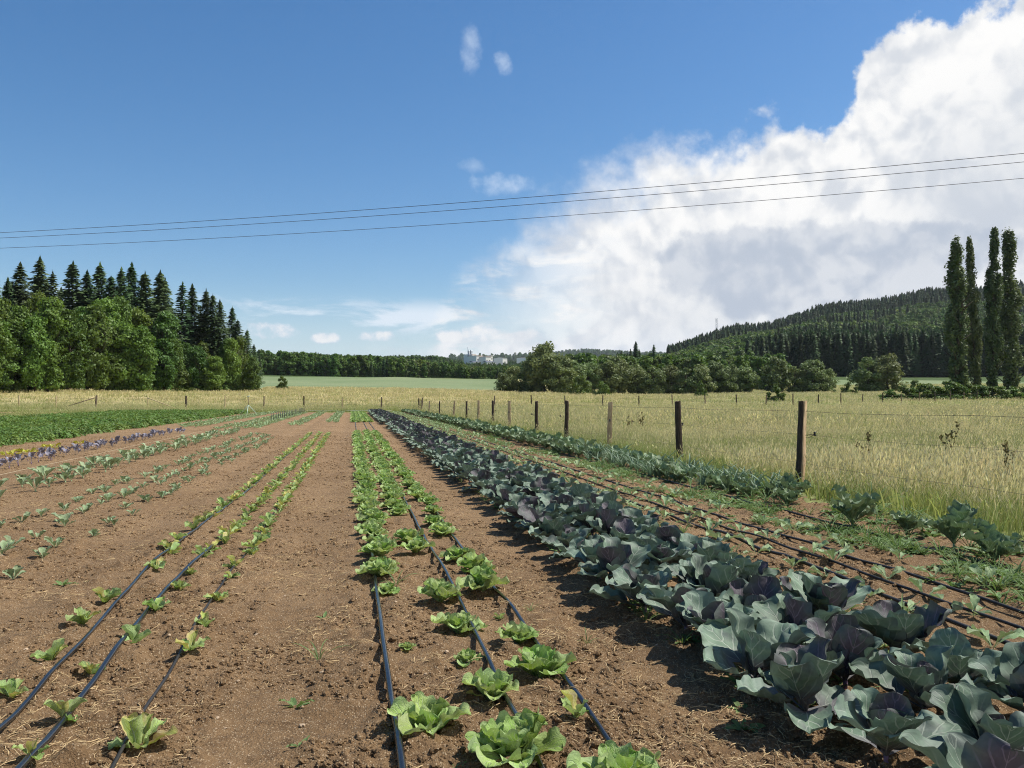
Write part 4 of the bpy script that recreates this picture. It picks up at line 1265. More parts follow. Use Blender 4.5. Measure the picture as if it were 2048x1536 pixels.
def post_parts(h, r, seed, split):
    """bark covered round side and split face of a cleft post, as two meshes"""
    g = np.random.default_rng(seed)
    ns, nz = 14, 12
    zs = np.linspace(-.3, h, nz)
    ox = np.cumsum(g.normal(0, .007, nz)); oy = np.cumsum(g.normal(0, .007, nz)); ox -= ox[2]; oy -= oy[2]
    ang = np.arange(ns) / ns * 2 * np.pi
    rr = r * (1 + .10 * g.uniform(-1, 1, ns))
    V = []
    for i, z in enumerate(zs):
        k = (1.12 - .2 * i / nz) * (1 + .05 * g.uniform(-1, 1, ns))
        x = np.cos(ang) * rr * k; yv = np.sin(ang) * rr * k
        if split:      # cleft plane on the +x side
            lim = r * (.38 + .08 * math.sin(z * 4 + seed))
            x = np.minimum(x, lim + .01 * g.uniform(-1, 1, ns))
        V.append(np.stack([x + ox[i], yv + oy[i], np.full(ns, z) + (.015 * g.uniform(-1, 1, ns) if i == nz - 1 else 0)], -1))
    V = np.concatenate(V)
    fb, ff = [], []
    for i in range(nz - 1):
        for j in range(ns):
            q = (i * ns + j, i * ns + (j + 1) % ns, (i + 1) * ns + (j + 1) % ns, (i + 1) * ns + j)
            mid = math.cos((j + .5) / ns * 2 * np.pi)
            (ff if (split and mid > .25) else fb).append(q)
    top = [tuple((nz - 1) * ns + j for j in range(ns))]
    return V, fb, ff, top, float(ox[-4]), float(oy[-4])


def sub_mesh(name, V, faces, mat, smooth=False):
    used = sorted({i for f in faces for i in f}); mp = {u: k for k, u in enumerate(used)}
    return mesh_np(name, V[used], [tuple(mp[i] for i in f) for f in faces], [mat], smooth)


def insulator(parent, z, ox):
    b = MB()
    b.tube([(ox + .02, 0, z - .02), (ox + .10, -.005, z - .005), (ox + .155, -.01, z + .01)], .006, 6)
    b.tube([(ox + .02, 0, z - .05), (ox + .09, -.005, z - .055), (ox + .15, -.01, z - .005)], .004, 5)
    br = obj('bracket', b.mesh('bracket', [WIRE]), parent)
    c = MB()
    zz = np.array([-.035, -.03, -.012, -.006, .008, .014, .03, .036])
    c.tube(np.stack([zz * 0 + ox + .175, zz * 0 - .01, z + .012 + zz], -1), [.014, .026, .026, .014, .014, .026, .022, .010], 10)
    obj('insulator', c.mesh('insulator', [PLASTIC]), parent)


def fence_post(x, y, h, r, seed, split, rz, label, group, ins=True, mat_face=None, mat_bark=None, near=True):
    z = tz(x, y)
    g = np.random.default_rng(seed + 5)
    o = thing('fence_post', label, 'fence post', (x, y, z), rz, group, tilt=(g.normal(0, .02), g.normal(0, .02)))
    V, fb, ff, top, ox, oy = post_parts(h, r, seed, split)
    obj('bark', sub_mesh('bark', V, fb, mat_bark or W_BARK, True), o)
    if ff: obj('split_face', sub_mesh('split_face', V, ff, mat_face or W_FRESH, True), o)
    obj('post_top', sub_mesh('post_top', V, top, W_PALE if split else W_GREY), o)
    if ins: insulator(o, h * .63, (r * .36 if split else r * .9) + ox)
    return o


FX = 7.48
G_FEN = 'posts of the side fence along the kale'
fposts = [(12.9, 1.47, .085, 1, -.80, 'cleft fence post, dark bark side and pale split side, above the kale'), (18.2, 1.50, .075, 0, 0, 'thick dark bark fence post next after the cleft post'), (23.5, 1.45,   .070, 1, -1.8, 'thin crooked orange wood post'),
          (28.6, 1.48, .070, 0, 0, 'dark straight post beyond the crooked orange one'), (33.5, 1.47, .068, 0, 0, 'dark wavy fence post, second beyond the orange one'), (39.3, 1.46, .070, 1, -1.8, 'brownish split post between two dark bark posts'),
          (44.4, 1.45, .068, 0, 0, 'dark bark post beyond the brownish split post'), (49.5, 1.48, .070, 1, -1.7, 'split brown post, second beyond the first brownish one'), (54.6, 1.45, .064, 0, 0, 'slim dark post in the farther half of the side fence'),
          (62.0, 1.42, .066, 1, -1.8, 'slim brown post in the farther half of the side fence'), (72, 1.4, .06, 0, 0, 'slim post near the corner of the side fence'), (82, 1.4, .066, 1, -1.8, 'pale slim post near the corner of the side fence'), (92, 1.4, .06, 0, 0, 'last dark post of the side fence before the corner')]
for i, (y, h, r, sp, rz, lab) in enumerate(fposts):
    fence_post(FX + .02 * math.sin(i * 2.2), y, h + (.05 if i == 0 else 0), r, (308 if i == 0 else 300 + i), bool(sp), rz if sp else i * .9, lab, G_FEN)
# wires: taut strand near the top with barbs, electric strand on the insulators, low strand
def wire(label, z0, off, r, barbs=False):
    b = MB()
    ys = np.arange(2.6, 99, 1.29)
    pth = np.stack([ys * 0 + FX + off, ys, z0 - .025 * np.sin((ys - 8.6) / 5.2 * math.pi) ** 2 + .004 * np.sin(ys * 7)], -1)
    b.tube(pth, r, 5)
    if barbs:
        for y in np.arange(6, 30, .14):
            p = np.array([FX + off, y, np.interp(y, ys, pth[:, 2])])
            for q in range(2):
                d = rng.normal(size=3); d /= np.linalg.norm(d)
                b.tube([p - d * .013, p + d * .013], .0014, 3)
    tag(obj('fence_wire', b.mesh('fence_wire', [WIRE])), label, 'wire', 'wires of the side fence')
wire('barbed wire strand near the top of the side fence', 1.345, .09, .0026, True)
wire('electric wire running through the black insulators', .94, .20, .0018)
wire('low wire of the side fence above the grass', .46, .09, .0022)

# far fence across the end of the field, then bending away along the meadow
G_FAR = 'posts of the far fence'
FARL = ('pale post of the far fence', 'brown post of the far fence', 'grey brown post of the far fence')
farp = [(-60, 106), (38, 106), (113, 106), (192, 106), (372, 106), (450, 106), (528, 106), (608, 107), (685, 103), (763, 103), (838, 100), (845, 101), (990, 112), (1063, 112), (1130, 112), (1205, 113), (1278, 114), (1345, 115), (1410, 116), (1473, 117), (1532, 118),
        (1586, 120), (1636, 122), (1682, 124), (1725, 126), (1765, 129), (1802, 132), (1838, 135), (1870, 138), (1900, 141), (1928, 145), (1954, 148), (1979, 152), (2003, 156), (2026, 160), (2060, 163), (2100, 166)]
SPEC = {192: 'thick brown post holding the top of the slanting dark pole', 372: 'thick dark post right of the slanting pale pole', 685: 'pale peeled post standing at the end of the bare rows', 38: 'short post near the bare patch beyond the potatoes', 113: 'pale post between the bare patch and the slanting pole',
        763: 'grey post behind the end of the red cabbage bed', 838: 'corner post where the side fence meets the far fence'}
for i, (px, d) in enumerate(farp):
    X, Y = at(px, d)
    c = (i * 5) % 3
    pale = px in (38, 113, 450, 685)
    if pale: c = 0
    elif c == 0: c = 1
    lab = SPEC.get(px, FARL[c] + (', beside the potatoes' if px < 640 else ', ' + nth_word(i - 10) + ' beyond the corner where the side fence ends'))
    fence_post(X, Y, 1.68 + .08 * math.sin(i * 3.1), .11 if px in (192, 372) else .082, 400 + i, False, i, lab, G_FAR, False, mat_bark=(W_PALE, W_GREY, W_BARK)[c])
def far_wire(z0, label):
    b = MB()
    pp = []
    for px, d in farp:
        X, Y = at(px, d); pp.append((X, Y, tz(X, Y) + z0))
    b.tube(pp, .006, 4)
    tag(obj('far_fence_wire', b.mesh('far_fence_wire', [WIRE])), label, 'wire', 'wires of the far fence')
far_wire(1.25, 'upper wire of the far fence'); far_wire(.75, 'lower wire of the far fence')
def brace(px0, z0, px1, z1, d, mat, label):
    a = at(px0, d); c = at(px1, d)
    b = MB(); b.tube([(a[0], a[1], tz(*a) + z0), ((a[0] + c[0]) / 2, (a[1] + c[1]) / 2 + .02, (z0 + z1) / 2 + tz(*a)), (c[0], c[1], tz(*c) + z1)], .06, 8)
    tag(obj('brace_pole', b.mesh('brace_pole', [mat])), label, 'pole')
brace(190, 1.38, 128, .15, 105.8, W_GREY, 'dark slanting pole bracing the thick brown post')
brace(294, 1.45, 352, .1, 105, W_PALE, 'pale slanting pole above the potatoes')
fence_post(*at(296, 105.3), 1.45, .05, 491, False, 0, 'short pale stub under the slanting pale pole', G_FAR, False, mat_bark=W_PALE)
brace(2036, 1.9, 2056, .1, 157, W_PALE, 'pale slanting pole at the corner beside the poplars')

# small dark pegs between the far beds and a sprinkler stand
PEG = simple_mat('dark_peg', (.03, .035, .045), .6, .3, .2)
for i in range(22):
    X, Y = -5.35 + .012 * i, 58 + i * 1.7
    b = MB(); b.tube([(0, 0, -.1), (.005, 0, .3), (rnd(-.02, .02), 0, .62)], [.028, .026, .02], 6)
    tag(obj('peg', b.mesh('peg', [PEG]), None, (X, Y, float(soil_z(X, Y)))), nth_word(i + 1) + ' short dark peg of the peg row, towards the far fence', 'peg', 'row of dark pegs')
PIPE = simple_mat('pale_green_pipe', (.45, .58, .48), .4, .4, .1)
X, Y = -9.9, 84.0
o = thing('sprinkler_stand', 'pale three legged sprinkler stand at the end of the potatoes', 'sprinkler', (X, Y, float(soil_z(X, Y))))
for q in range(3):
    a = q * 2.094 + .5
    b = MB(); b.tube([(.95 * math.cos(a), .95 * math.sin(a), 0), (.03 * math.cos(a), .03 * math.sin(a), .95)], .028, 6); obj('leg', b.mesh('leg', [PIPE]), o)
b = MB(); b.tube([(0, 0, .85), (0, 0, 1.75)], .03, 6); obj('riser', b.mesh('riser', [W_GREY]), o)
b = MB(); b.tube([(-.12, 0, 1.78), (.12, 0, 1.84)], .045, 6); obj('sprinkler_head', b.mesh('sprinkler_head', [PIPE]), o)

# ------------------------------------------------------------------ trees
BARK = wood_material('tree_bark', (0.085, 0.068, 0.050), (0.040, 0.032, 0.024), 2.0)
F_OAK = foliage_mat('broadleaf_foliage', (0.062, 0.118, 0.022), (0.110, 0.185, 0.040), .28, .5, .018, .26)
F_OAK2 = foliage_mat('bright_broadleaf_foliage', (0.100, 0.168, 0.030), (0.160, 0.240, 0.052), .32, .5, .02, .22)
F_WIL = foliage_mat('willow_foliage', (0.108, 0.155, 0.050), (0.200, 0.245, 0.100), .28, .5, .02, .22)
F_SPR = foliage_mat('spruce_foliage', (0.044, 0.082, 0.030), (0.084, 0.134, 0.050), .18, .6, .03, .30, .6)
F_POP = foliage_mat('poplar_foliage', (0.060, 0.095, 0.030), (0.150, 0.185, 0.085), .25, .9, .02, .10)
F_HED = foliage_mat('hedge_foliage', (0.070, 0.120, 0.026), (0.125, 0.190, 0.042), .25, .8, .02, .2)


def quads(p, nr, size, g, elong=.62, drop=None):
    n = len(p)
    nr = nr / (np.linalg.norm(nr, axis=1)[:, None] + 1e-9)
    ref = g.normal(size=(n, 3)) if drop is None else drop
    a = np.cross(nr, ref); a /= np.linalg.norm(a, axis=1)[:, None] + 1e-9
    b_ = np.cross(nr, a)
    s = (size * g.uniform(.55, 1.35, n))[:, None]
    v = np.stack([p - a * s, p + b_ * s * elong, p + a * s, p - b_ * s * elong], 1).reshape(-1, 3)
    return v


def crown_mesh(name, seed, H, W, base, nclump, nleaf, size, mat, shape='round'):
    """clumps of small leaves set unevenly through the crown's volume"""
    g = np.random.default_rng(seed)
    P = []; NR = []
    for i in range(nclump):
        t = g.random() ** (1.0 if shape != 'dome' else 1.7)
        if shape == 'round': prof = math.sin(math.pi * min(1, (.12 + .86 * t))) ** .55
        elif shape == 'column': prof = min(1, (t + .04) * 4) ** .5 * min(1, (1.03 - t) * 2.6) ** .75 * (.62 + .38 * math.sin(t * 17 + seed) * g.random())
        else: prof = math.sqrt(max(0.02, 1 - t * t))
        a = g.uniform(0, 6.283); rr = W / 2 * prof * (g.random() ** .40) * (1.0 if shape != 'round' else .78 + .34 * math.sin(a * 2 + seed) * math.sin(t * 9 + seed * 1.7 + a))
        c = np.array([rr * math.cos(a) * .86, rr * math.sin(a) * .86, base + (H - base) * t])
        cr = (W / 2) * g.uniform(.18, .36) * (.9 if shape == 'column' else 1)
        n = int(nleaf * g.uniform(.6, 1.4))
        d = g.normal(size=(n, 3)); d /= np.linalg.norm(d, axis=1)[:, None]
        k = (g.random(n) ** .45)[:, None]
        st = np.array([1, 1, 1.9 if shape == 'column' else .82])
        P.append(c + d * cr * k * st)
        out = c - np.array([0, 0, base + (H - base) * .45]); out[2] *= .5; out = out / (np.linalg.norm(out) + 1e-6)
        NR.append(d * .45 + out * .35 + g.normal(size=(n, 3)) * .62 + [0, 0, .25])
    P = np.concatenate(P); NR = np.concatenate(NR)
    P[:, 2] = np.maximum(P[:, 2], .05)
    v = quads(P, NR, size, g)
    return mesh_np(name, v, np.arange(len(v)).reshape(-1, 4), [mat], True)


def trunk_mesh(name, seed, H, r, limbs=6, spread=.3, start=.3):
    g = np.random.default_rng(seed); b = MB()
    zs = np.linspace(-.4, H * .88, 7)
    ox = np.cumsum(g.normal(0, H * .008, 7)); oy = np.cumsum(g.normal(0, H * .008, 7)); ox -= ox[0]; oy -= oy[0]
    b.tube(np.stack([ox, oy, zs], -1), r * np.array([1.35, 1.05, .9, .72, .5, .3, .1]), 8)
    for i in range(limbs):
        t = g.uniform(start, .8); a = g.uniform(0, 6.283); z = H * .88 * t
        x0, y0 = np.interp(z, zs, ox), np.interp(z, zs, oy)
        L = H * spread * (1.1 - t * .6)
        b.tube([(x0, y0, z), (x0 + L * .5 * math.cos(a), y0 + L * .5 * math.sin(a), z + L * .35), (x0 + L * math.cos(a), y0 + L * math.sin(a), z + L * .9)], [r * .4, r * .26, r * .08], 5)
    return b.mesh(name, [BARK])


def spruce_mesh(name, seed, H, W, mat, dens=1.0, base=.08, qs=.56):
    g = np.random.default_rng(seed); P = []; NR = []; DR = []
    lv = int(64 * dens)
    for i in range(lv):
        t = base + (1 - base) * (i / lv) ** .95
        z = H * t; L = W / 2 * (1 - t) ** .72 * g.uniform(.62, 1.2) + .12
        nb = int(g.integers(6, 10))
        for j in range(nb):
            a = 6.283 * j / nb + g.uniform(-.35, .35); l = L * g.uniform(.6, 1.2)
            m = max(3, int(l / .42))
            for q in range(m):
                u = (q + .6) / m
                droop = -.28 * l * u + .20 * l * u * u
                P.append((l * u * math.cos(a), l * u * math.sin(a), z + droop)); DR.append((math.cos(a), math.sin(a), -.35))
                NR.append((math.cos(a) * .25 + g.normal(0, .4), math.sin(a) * .25 + g.normal(0, .4), 1 + g.normal(0, .3)))
    for q in range(10):
        P.append((0, 0, H * (.93 + .0085 * q))); DR.append((0, 0, 1)); NR.append(tuple(g.normal(size=3)))
    P = np.array(P); NR = np.array(NR); DR = np.array(DR)
    nr = NR / np.linalg.norm(NR, axis=1)[:, None]
    side = np.cross(nr, DR); side /= np.linalg.norm(side, axis=1)[:, None] + 1e-9
    s = (qs * g.uniform(.6, 1.3, len(P)))[:, None]; dr = DR / np.linalg.norm(DR, axis=1)[:, None]
    v = np.stack([P - dr * s * .8, P + side * s * .55, P + dr * s * 1.15, P - side * s * .55 - [0, 0, .16]], 1).reshape(-1, 3)
    return mesh_np(name, v, np.arange(len(v)).reshape(-1, 4), [mat], True)


# prototypes, unit sizes in metres
CR_OAK = [(crown_mesh('crown', 10 + i, 16, 9.5, .8, 110, 95, .30, F_OAK2 if i in (1, 2) else F_OAK), trunk_mesh('trunk', 20 + i, 16, .32, 8, .28)) for i in range(5)]
CR_SPR = [(spruce_mesh('crown', 30 + i, 27, 12.5, F_SPR, 1.0 if i != 3 else .55, .10 if i != 3 else .35), trunk_mesh('trunk', 40 + i, 29, .26, 0)) for i in range(4)]
CR_WIL = [(crown_mesh('crown', 50 + i, 9, 9.0, .2, 46, 150, .26, F_WIL), trunk_mesh('trunk', 60 + i, 9, .25, 7, .34, .12)) for i in range(4)]
CR_POP = [(crown_mesh('crown', 70 + i, 33, 5.0 + .6 * (i % 2), 1.0, 220, 70, .25, F_POP, 'column'), trunk_mesh('trunk', 80 + i, 33, .38, 14, .07, .06)) for i in range(4)]
CR_BUS = [crown_mesh('crown', 90 + i, 2.4, 3.0, .1, 26, 130, .12, F_HED, 'dome') for i in range(3)]


def tree(name, proto, label, cat, grp, X, Y, s, rz=None, sz=None, dz=0.0, wide=1.0):
    o = thing(name, label, cat, (X, Y, tz(X, Y) + dz), rnd(0, 6.28) if rz is None else rz, grp, (s * wide * rnd(.92, 1.08), s * wide * rnd(.92, 1.08), s if sz is None else sz), (rnd(-.03, .03), rnd(-.03, .03)))
    obj('crown', proto[0], o); obj('trunk', proto[1], o)
    return o


# wood on the left: broadleaf edge, spruces behind
def edge_d(px): return 141 + px * .088
G_OAK = 'broadleaf trees along the wood edge'; G_SPR = 'tall spruces rising behind the wood edge'
i = 0
for px in np.arange(-150, 525, 36):
    d = edge_d(px) + rnd(-2, 3)
    X, Y = at(px + rnd(-8, 8), d)
    k = i % 5
    s = rnd(.78, 1.02) * (1.0 if px < 350 else .70 if px < 470 else .50)
    lab = ('bright' if k in (1, 2) else 'dark') + ' green broadleaf tree, ' + nth_word(int((525 - px) // 36) + 1) + ' along the wood edge from the crop field end'
    tree('broadleaf_tree', CR_OAK[k], lab, 'tree', G_OAK, X, Y, s, sz=s * rnd(.82, 1.12), wide=rnd(.82, 1.08)); i += 1
for px in np.arange(-140, 500, 42):
    d = edge_d(px) + 9 + rnd(-2, 3); X, Y = at(px + rnd(-10, 10), d)
    tree('broadleaf_tree', CR_OAK[(i * 3) % 5], 'broadleaf tree in the second line of the wood, ' + nth_word(int((500 - px) // 42) + 1) + ' from the crop field end', 'tree', G_OAK, X, Y, rnd(.92, 1.2) * (1.0 if px < 360 else .66), wide=rnd(.65, .9)); i += 1
for px in np.arange(-150, 520, 27):
    d = edge_d(px) + 1 + rnd(-1.5, 1.5); X, Y = at(px + rnd(-8, 8), d)
    tag(obj('edge_shrub', CR_BUS[i % 3], None, (X, Y, tz(X, Y) - .1), (0, 0, rnd(0, 6)), rnd(1.0, 1.9)), 'dark shrub at the foot of the wood edge, ' + nth_word(int((520 - px) // 27) + 1) + ' from the crop field end', 'shrub', 'shrubs at the foot of the wood'); i += 1
tops = [(-60, 600), (-20, 570), (12, 560), (38, 528), (77, 517), (110, 545), (143, 525), (172, 545), (198, 530), (225, 552), (243, 540), (266, 530), (292, 545), (318, 543), (333, 560), (362, 568), (388, 572), (405, 580), (425, 590), (440, 602), (462, 615), (478, 640), (492, 660), (507, 690)]
for q, (px, py) in enumerate(tops):
    d = edge_d(px) + rnd(13, 19); X, Y = at(px, d)
    h = (HOR - py) * d / FPX + EYE - tz(X, Y)
    k = 3 if px in (110, 362) else q % 3
    tree('spruce', CR_SPR[k], 'thin half bare spruce top among the full ones' if k == 3 else 'dark spruce with its tip against the sky, ' + nth_word(len(tops) - q) + ' from the open end of the wood', 'spruce', G_SPR, X, Y, h / 27 * rnd(.95, 1.15), sz=h / 27)
for px in np.arange(-140, 490, 30):
    d = edge_d(px) + rnd(22, 34); X, Y = at(px + rnd(-8, 8), d)
    tree('spruce', CR_SPR[int(rng.integers(0, 3))], 'spruce deeper in the wood, ' + nth_word(int((490 - px) // 30) + 1) + ' from the crop field end', 'spruce', G_SPR, X, Y, rnd(.78, .92) * (1 if px < 330 else .8 if px < 430 else .62))

# four poplars
for q, (px, top, w) in enumerate(((1916, 474, 1.25), (1953, 480, .72), (1983, 463, .95), (2021, 466, 1.25))):
    d = 164 + q * 2.2; X, Y = at(px, d)
    h = (HOR - top) * d / FPX + EYE - tz(X, Y)
    tree('poplar', CR_POP[q], ('broadest column poplar at the end of the row of four', 'thinnest column poplar, second of the row', 'tallest slim column poplar, third of the row', 'broad column poplar leaning at the far end of the row of four')[q], 'poplar', 'row of column poplars', X, Y, w, sz=h / 33)

# willows and round trees across the meadow
G_WIL = 'round trees in the line across the meadow'
def wil(px, d, top, wpx, label, name='round_tree', k=None, F=1.0):
    X, Y = at(px, d)
    h = (HOR - top) * d / FPX + EYE - tz(X, Y)
    w = wpx * d / FPX
    o = thing(name, label, 'tree', (X, Y, tz(X, Y)), rnd(0, 6.28), G_WIL, (w / 9.0, w / 9.0, h / 9.0))
    pr = CR_WIL[int(rng.integers(0, 4)) if k is None else k]
    obj('crown', pr[0], o); obj('trunk', pr[1], o)
wil(1088, 232, 690, 95, 'tallest willow with a ragged top, in the clump at the end of the crop field', 'willow', 0)
wil(1062, 236, 712, 70, 'leaning willow on the crop field side of the tallest willow', 'willow', 1)
wil(1118, 228, 712, 80, 'broad willow beside the tallest one, towards the round trees', 'willow', 2)
wil(1028, 238, 735, 60, 'low willow at the crop field end of the clump', 'willow', 3)
wil(1005, 232, 748, 42, 'lowest pale willow bush jutting into the crop field', 'willow', 0)
wil(1150, 236, 722, 70, 'willow between the clump and the round trees', 'willow', 1)
wil(1178, 240, 728, 60, 'dull willow bordering the round trees', 'willow', 2)
nrt = 1
for px, top, w in ((1215, 728, 62), (1245, 724, 62), (1275, 730, 56), (1308, 736, 52), (1340, 735, 56), (1370, 738, 50), (1402, 728, 60), (1432, 724, 62), (1462, 732, 56), (1492, 736, 52)):
    wil(px, 242 + rnd(-3, 3), top + rnd(-3, 3), w * 1.15, 'dark round tree, ' + nth_word(nrt) + ' of the even line counted from the willows'); nrt += 1
for px, top, w in ((1552, 718, 74), (1590, 734, 60), (1625, 722, 82), (1655, 740, 50)):
    wil(px, 240, top, w, 'pale crowned round tree, ' + nth_word(nrt - 10) + ' of the group of four ending the line'); nrt += 1
wil(1738, 238, 716, 78, 'round tree standing free, half of a touching pair')
wil(1775, 238, 712, 84, 'taller round tree of the free standing pair')
# bright shrub by the far fence and hedge
def shrub(px, d, top, wpx, label, name='shrub', grp=None):
    X, Y = at(px, d); h = (HOR - top) * d / FPX + EYE - tz(X, Y); w = wpx * d / FPX
    tag(obj(name, CR_BUS[int(rng.integers(0, 3))], None, (X, Y, tz(X, Y) - .05), (0, 0, rnd(0, 6)), (w / 3, w / 3, max(h, .5) / 2.4)), label, 'shrub', grp)
for px, d, top, w, lab in ((1160, 200, 763, 44, 'grey green bush in the meadow before the willows'), (1205, 185, 771, 40, 'pointed bush in the meadow beside the grey green one'), (1403, 185, 772, 32, 'small lone bush in the meadow before the dark round trees'), (565, 205, 760, 28, 'lone small bush on the edge of the crop field')):
    shrub(px, d, top - 8, w * .95, lab, 'meadow_bush')
shrub(1550, 140, 772, 38, 'bright green rounded shrub behind the far fence')
for px, top, w in ((1785, 783, 32), (1805, 776, 36), (1828, 780, 34), (1850, 772, 34), (1872, 776, 36), (1895, 766, 40), (1918, 770, 34), (1938, 772, 34), (1960, 775, 30), (1980, 776, 30), (2000, 777, 28), (2022, 778, 30), (2045, 778, 30), (2066, 778, 30)):
    shrub(px, 148 + (px - 1785) * .03, top - 3, w * 1.6, 'leafy hedge shrub, ' + nth_word(int((px - 1785) // 19.5) + 1) + ' of the hedge towards the poplars', 'hedge_shrub', 'hedge at the foot of the poplars')
for px, top, w in ((1700, 765, 34), (1830, 762, 26)):
    shrub(px, 215, top, w, 'dark bush beside the free standing pair of trees', 'shrub', 'bushes by the free pair')

# ---- woods that read as one mass
P_SPR = [spruce_mesh('spruce', 130 + i, 22, 7.0, F_SPR, .55, .08, .85) for i in range(3)]
P_OAK = [crown_mesh('broadleaf', 140 + i, 14, 10, .3, 34, 60, .62, F_OAK) for i in range(3)]
P_OAK2 = [crown_mesh('broadleaf', 150 + i, 14, 9, .3, 34, 60, .62, F_OAK2 if i else F_WIL) for i in range(2)]
PW = P_SPR + P_OAK + P_OAK2        # 0-2 spruce, 3-5 dark broadleaf, 6-7 light broadleaf


def wood(name, px, d, kind_fn, label, scl=(.8, 1.15), pscale=None):
    c = (px - 1024) / FPX * d
    x = FWD[0] * d + RGT[0] * c; y = FWD[1] * d + RGT[1] * c
    n = len(x)
    kinds = kind_fn(x, y, d, px)
    pick = np.where(kinds == 0, rng.integers(0, 3, n), np.where(kinds == 1, rng.integers(3, 6, n), rng.integers(6, 8, n)))
    s = rnd(scl[0], scl[1], n) * (1.0 if pscale is None else pscale(px) * np.where(kinds == 0, .66, 1.0))
    scatter(name, np.stack([x, y, terrain(x, y) - .3], -1), np.stack([x * 0, x * 0, rnd(0, 6.28, n)], -1), s, pick, PW, label, 'wood')


def hill_kind(x, y, d, px):
    n = fbm(x / 120, y / 120, 3, 33) + rnd(-.07, .07, len(x))
    k = np.where(n > .56, 1, np.where(n < .42, 0, 2))
    k = np.where(d < 520, np.where((px > 1490) & (rng.random(len(x)) < .75), 0, 1), k)
    k = np.where(d > 1060, np.where(rng.random(len(x)) < .7, 0, 1), k)
    k = np.where((d > 520) & (d < 660) & (px < 1640), np.where(rng.random(len(x)) < .6, 2, 1), k)
    return k
n = 15000
d = np.sqrt(rnd(430 ** 2, 1260 ** 2, n)); px = rnd(1240, 2350, n)
k = (d > 455 + np.clip(1480 - px, 0, 400) * .2) & ~((px < 1335) & (d > 620)) & ~((d > 590) & (d < 625) & (px > 1585) & (px < 1660))
wood('hill_wood', px[k], d[k], hill_kind, 'mixed wood of spruces and broadleaf trees covering the hill')
n = 1500
d = rnd(446, 490, n); px = rnd(1560, 2350, n)
wood('hill_foot_spruces', px, d, lambda x, y, d, px: np.zeros(len(x), int), 'dark even spruce stand along the foot of the hill', (.9, 1.15))
n = 5200
px = rnd(380, 1320, n); d = rnd(440, 780, n)
k = (d > 440 + np.clip(px - 800, 0, 600) * .05)
valley_scale = lambda px: np.interp(px, [380, 560, 800, 900, 950, 1060, 1120, 1320], [.85, .82, .66, .52, .40, .42, .6, .75])
wood('valley_wood', px[k], d[k], lambda x, y, d, px: np.where(fbm(x / 60, y / 60, 3, 44) + rnd(-.08, .08, len(x)) > .52, 1, np.where((px > 780) & (px < 960), 2, np.where(rng.random(len(x)) < .12, 0, 1))), 'dark wood beyond the pale green crop field', (.75, 1.2), valley_scale)
n = 900
px = rnd(1130, 1560, n); d = rnd(300, 440, n)
wood('scrub_wood', px, d, lambda x, y, d, px: np.where(rng.random(len(x)) < .62, 1, np.where((px > 1235) & (px < 1310) & (d > 415), 0, 2)), 'leafy scrub wood behind the line of round trees', (.65, .95))
n = 6500
px = rnd(300, 1420, n); d = np.sqrt(rnd(800 ** 2, 2400 ** 2, n))
k = ~((px > 900) & (px < 1070) & (d > 1340) & (d < 1560))
wood('horizon_wood', px[k], d[k], lambda x, y, d, px: np.where(rng.random(len(x)) < .22, 0, 1), 'far wood along the skyline around the works', (.7, 1.1), lambda px: np.interp(px, [300, 880, 930, 1060, 1150], [1, 1, .5, .5, 1]))
n = 1200
px = rnd(900, 1420, n); d = rnd(3600, 6400, n)
wood('distant_wood', px, d, lambda x, y, d, px: np.ones(len(x), int), 'bluish wood on the most distant ridge', (1.6, 3.0))

# ------------------------------------------------------------------ works in the valley
WHITE = simple_mat('white_render', (.80, .78, .74), .8, .2, .08, 1.0)
SLATE = simple_mat('slate_roof', (.09, .10, .13), .7, .2, .2, 1.0)
TAN = simple_mat('tan_roof', (.42, .33, .26), .8, .2, .15, 1.0)
STEEL = simple_mat('grey_steel', (.26, .29, .32), .5, .4, .15, 1.0, .4)
GLASS = simple_mat('dark_window', (.04, .05, .06), .15, .5, .1)
def works(px0, px1, ytop, ybot, d, label, roof, gable=False, depth=26.0, cat='building'):
    X, Y = at((px0 + px1) / 2, d)
    w = (px1 - px0) * d / FPX; zt = (HOR - ytop) * d / FPX + EYE; zb = (HOR - ybot) * d / FPX + EYE
    g = min(tz(X, Y), zb) - 2
    o = thing('works_building', label, cat, (X, Y, g), -YAW + .7, 'buildings of the works in the valley')
    h = zt - g; eav = h - (0.30 * (zt - zb) if gable else .8)
    b = MB(); b.box(-w / 2, w / 2, 0, depth, 0, eav); obj('wall', b.mesh('wall', [WHITE], False), o)
    b = MB()
    if gable:
        v = [(-w / 2 - .5, -.5, eav), (w / 2 + .5, -.5, eav), (w / 2 + .5, depth + .5, eav), (-w / 2 - .5, depth + .5, eav), (-w / 2, depth / 2, h), (w / 2, depth / 2, h)]
        b.add(v, [(0, 1, 5, 4), (2, 3, 4, 5), (1, 2, 5), (3, 0, 4), (3, 2, 1, 0)])
    else: b.box(-w / 2 - .4, w / 2 + .4, -.4, depth + .4, eav, h)
    obj('roof', b.mesh('roof', [roof], False), o)
    for r_ in range(max(1, int((zt - zb) / 5))):
        for q in range(max(1, int(w / 5))):
            b = MB(); x0 = -w / 2 + (q + .28) * w / max(1, int(w / 5)); z0 = zb - g + 1.2 + r_ * 4.4
            if z0 + 1.8 > eav: continue
            b.box(x0, x0 + 2.2, -.12, .1, z0, z0 + 1.7); obj('window', b.mesh('window', [GLASS], False), o)
works(944, 953, 708, 722, 1470, 'white tall block of the works beside the tower', WHITE)
works(951, 968, 711, 722, 1450, 'white long hall of the works with tan roof', TAN)
works(966, 973, 712, 720, 1490, 'tan roofed annex of the works', TAN, True)
works(970, 984, 713, 723, 1440, 'white hall of the works with dark bays', TAN)
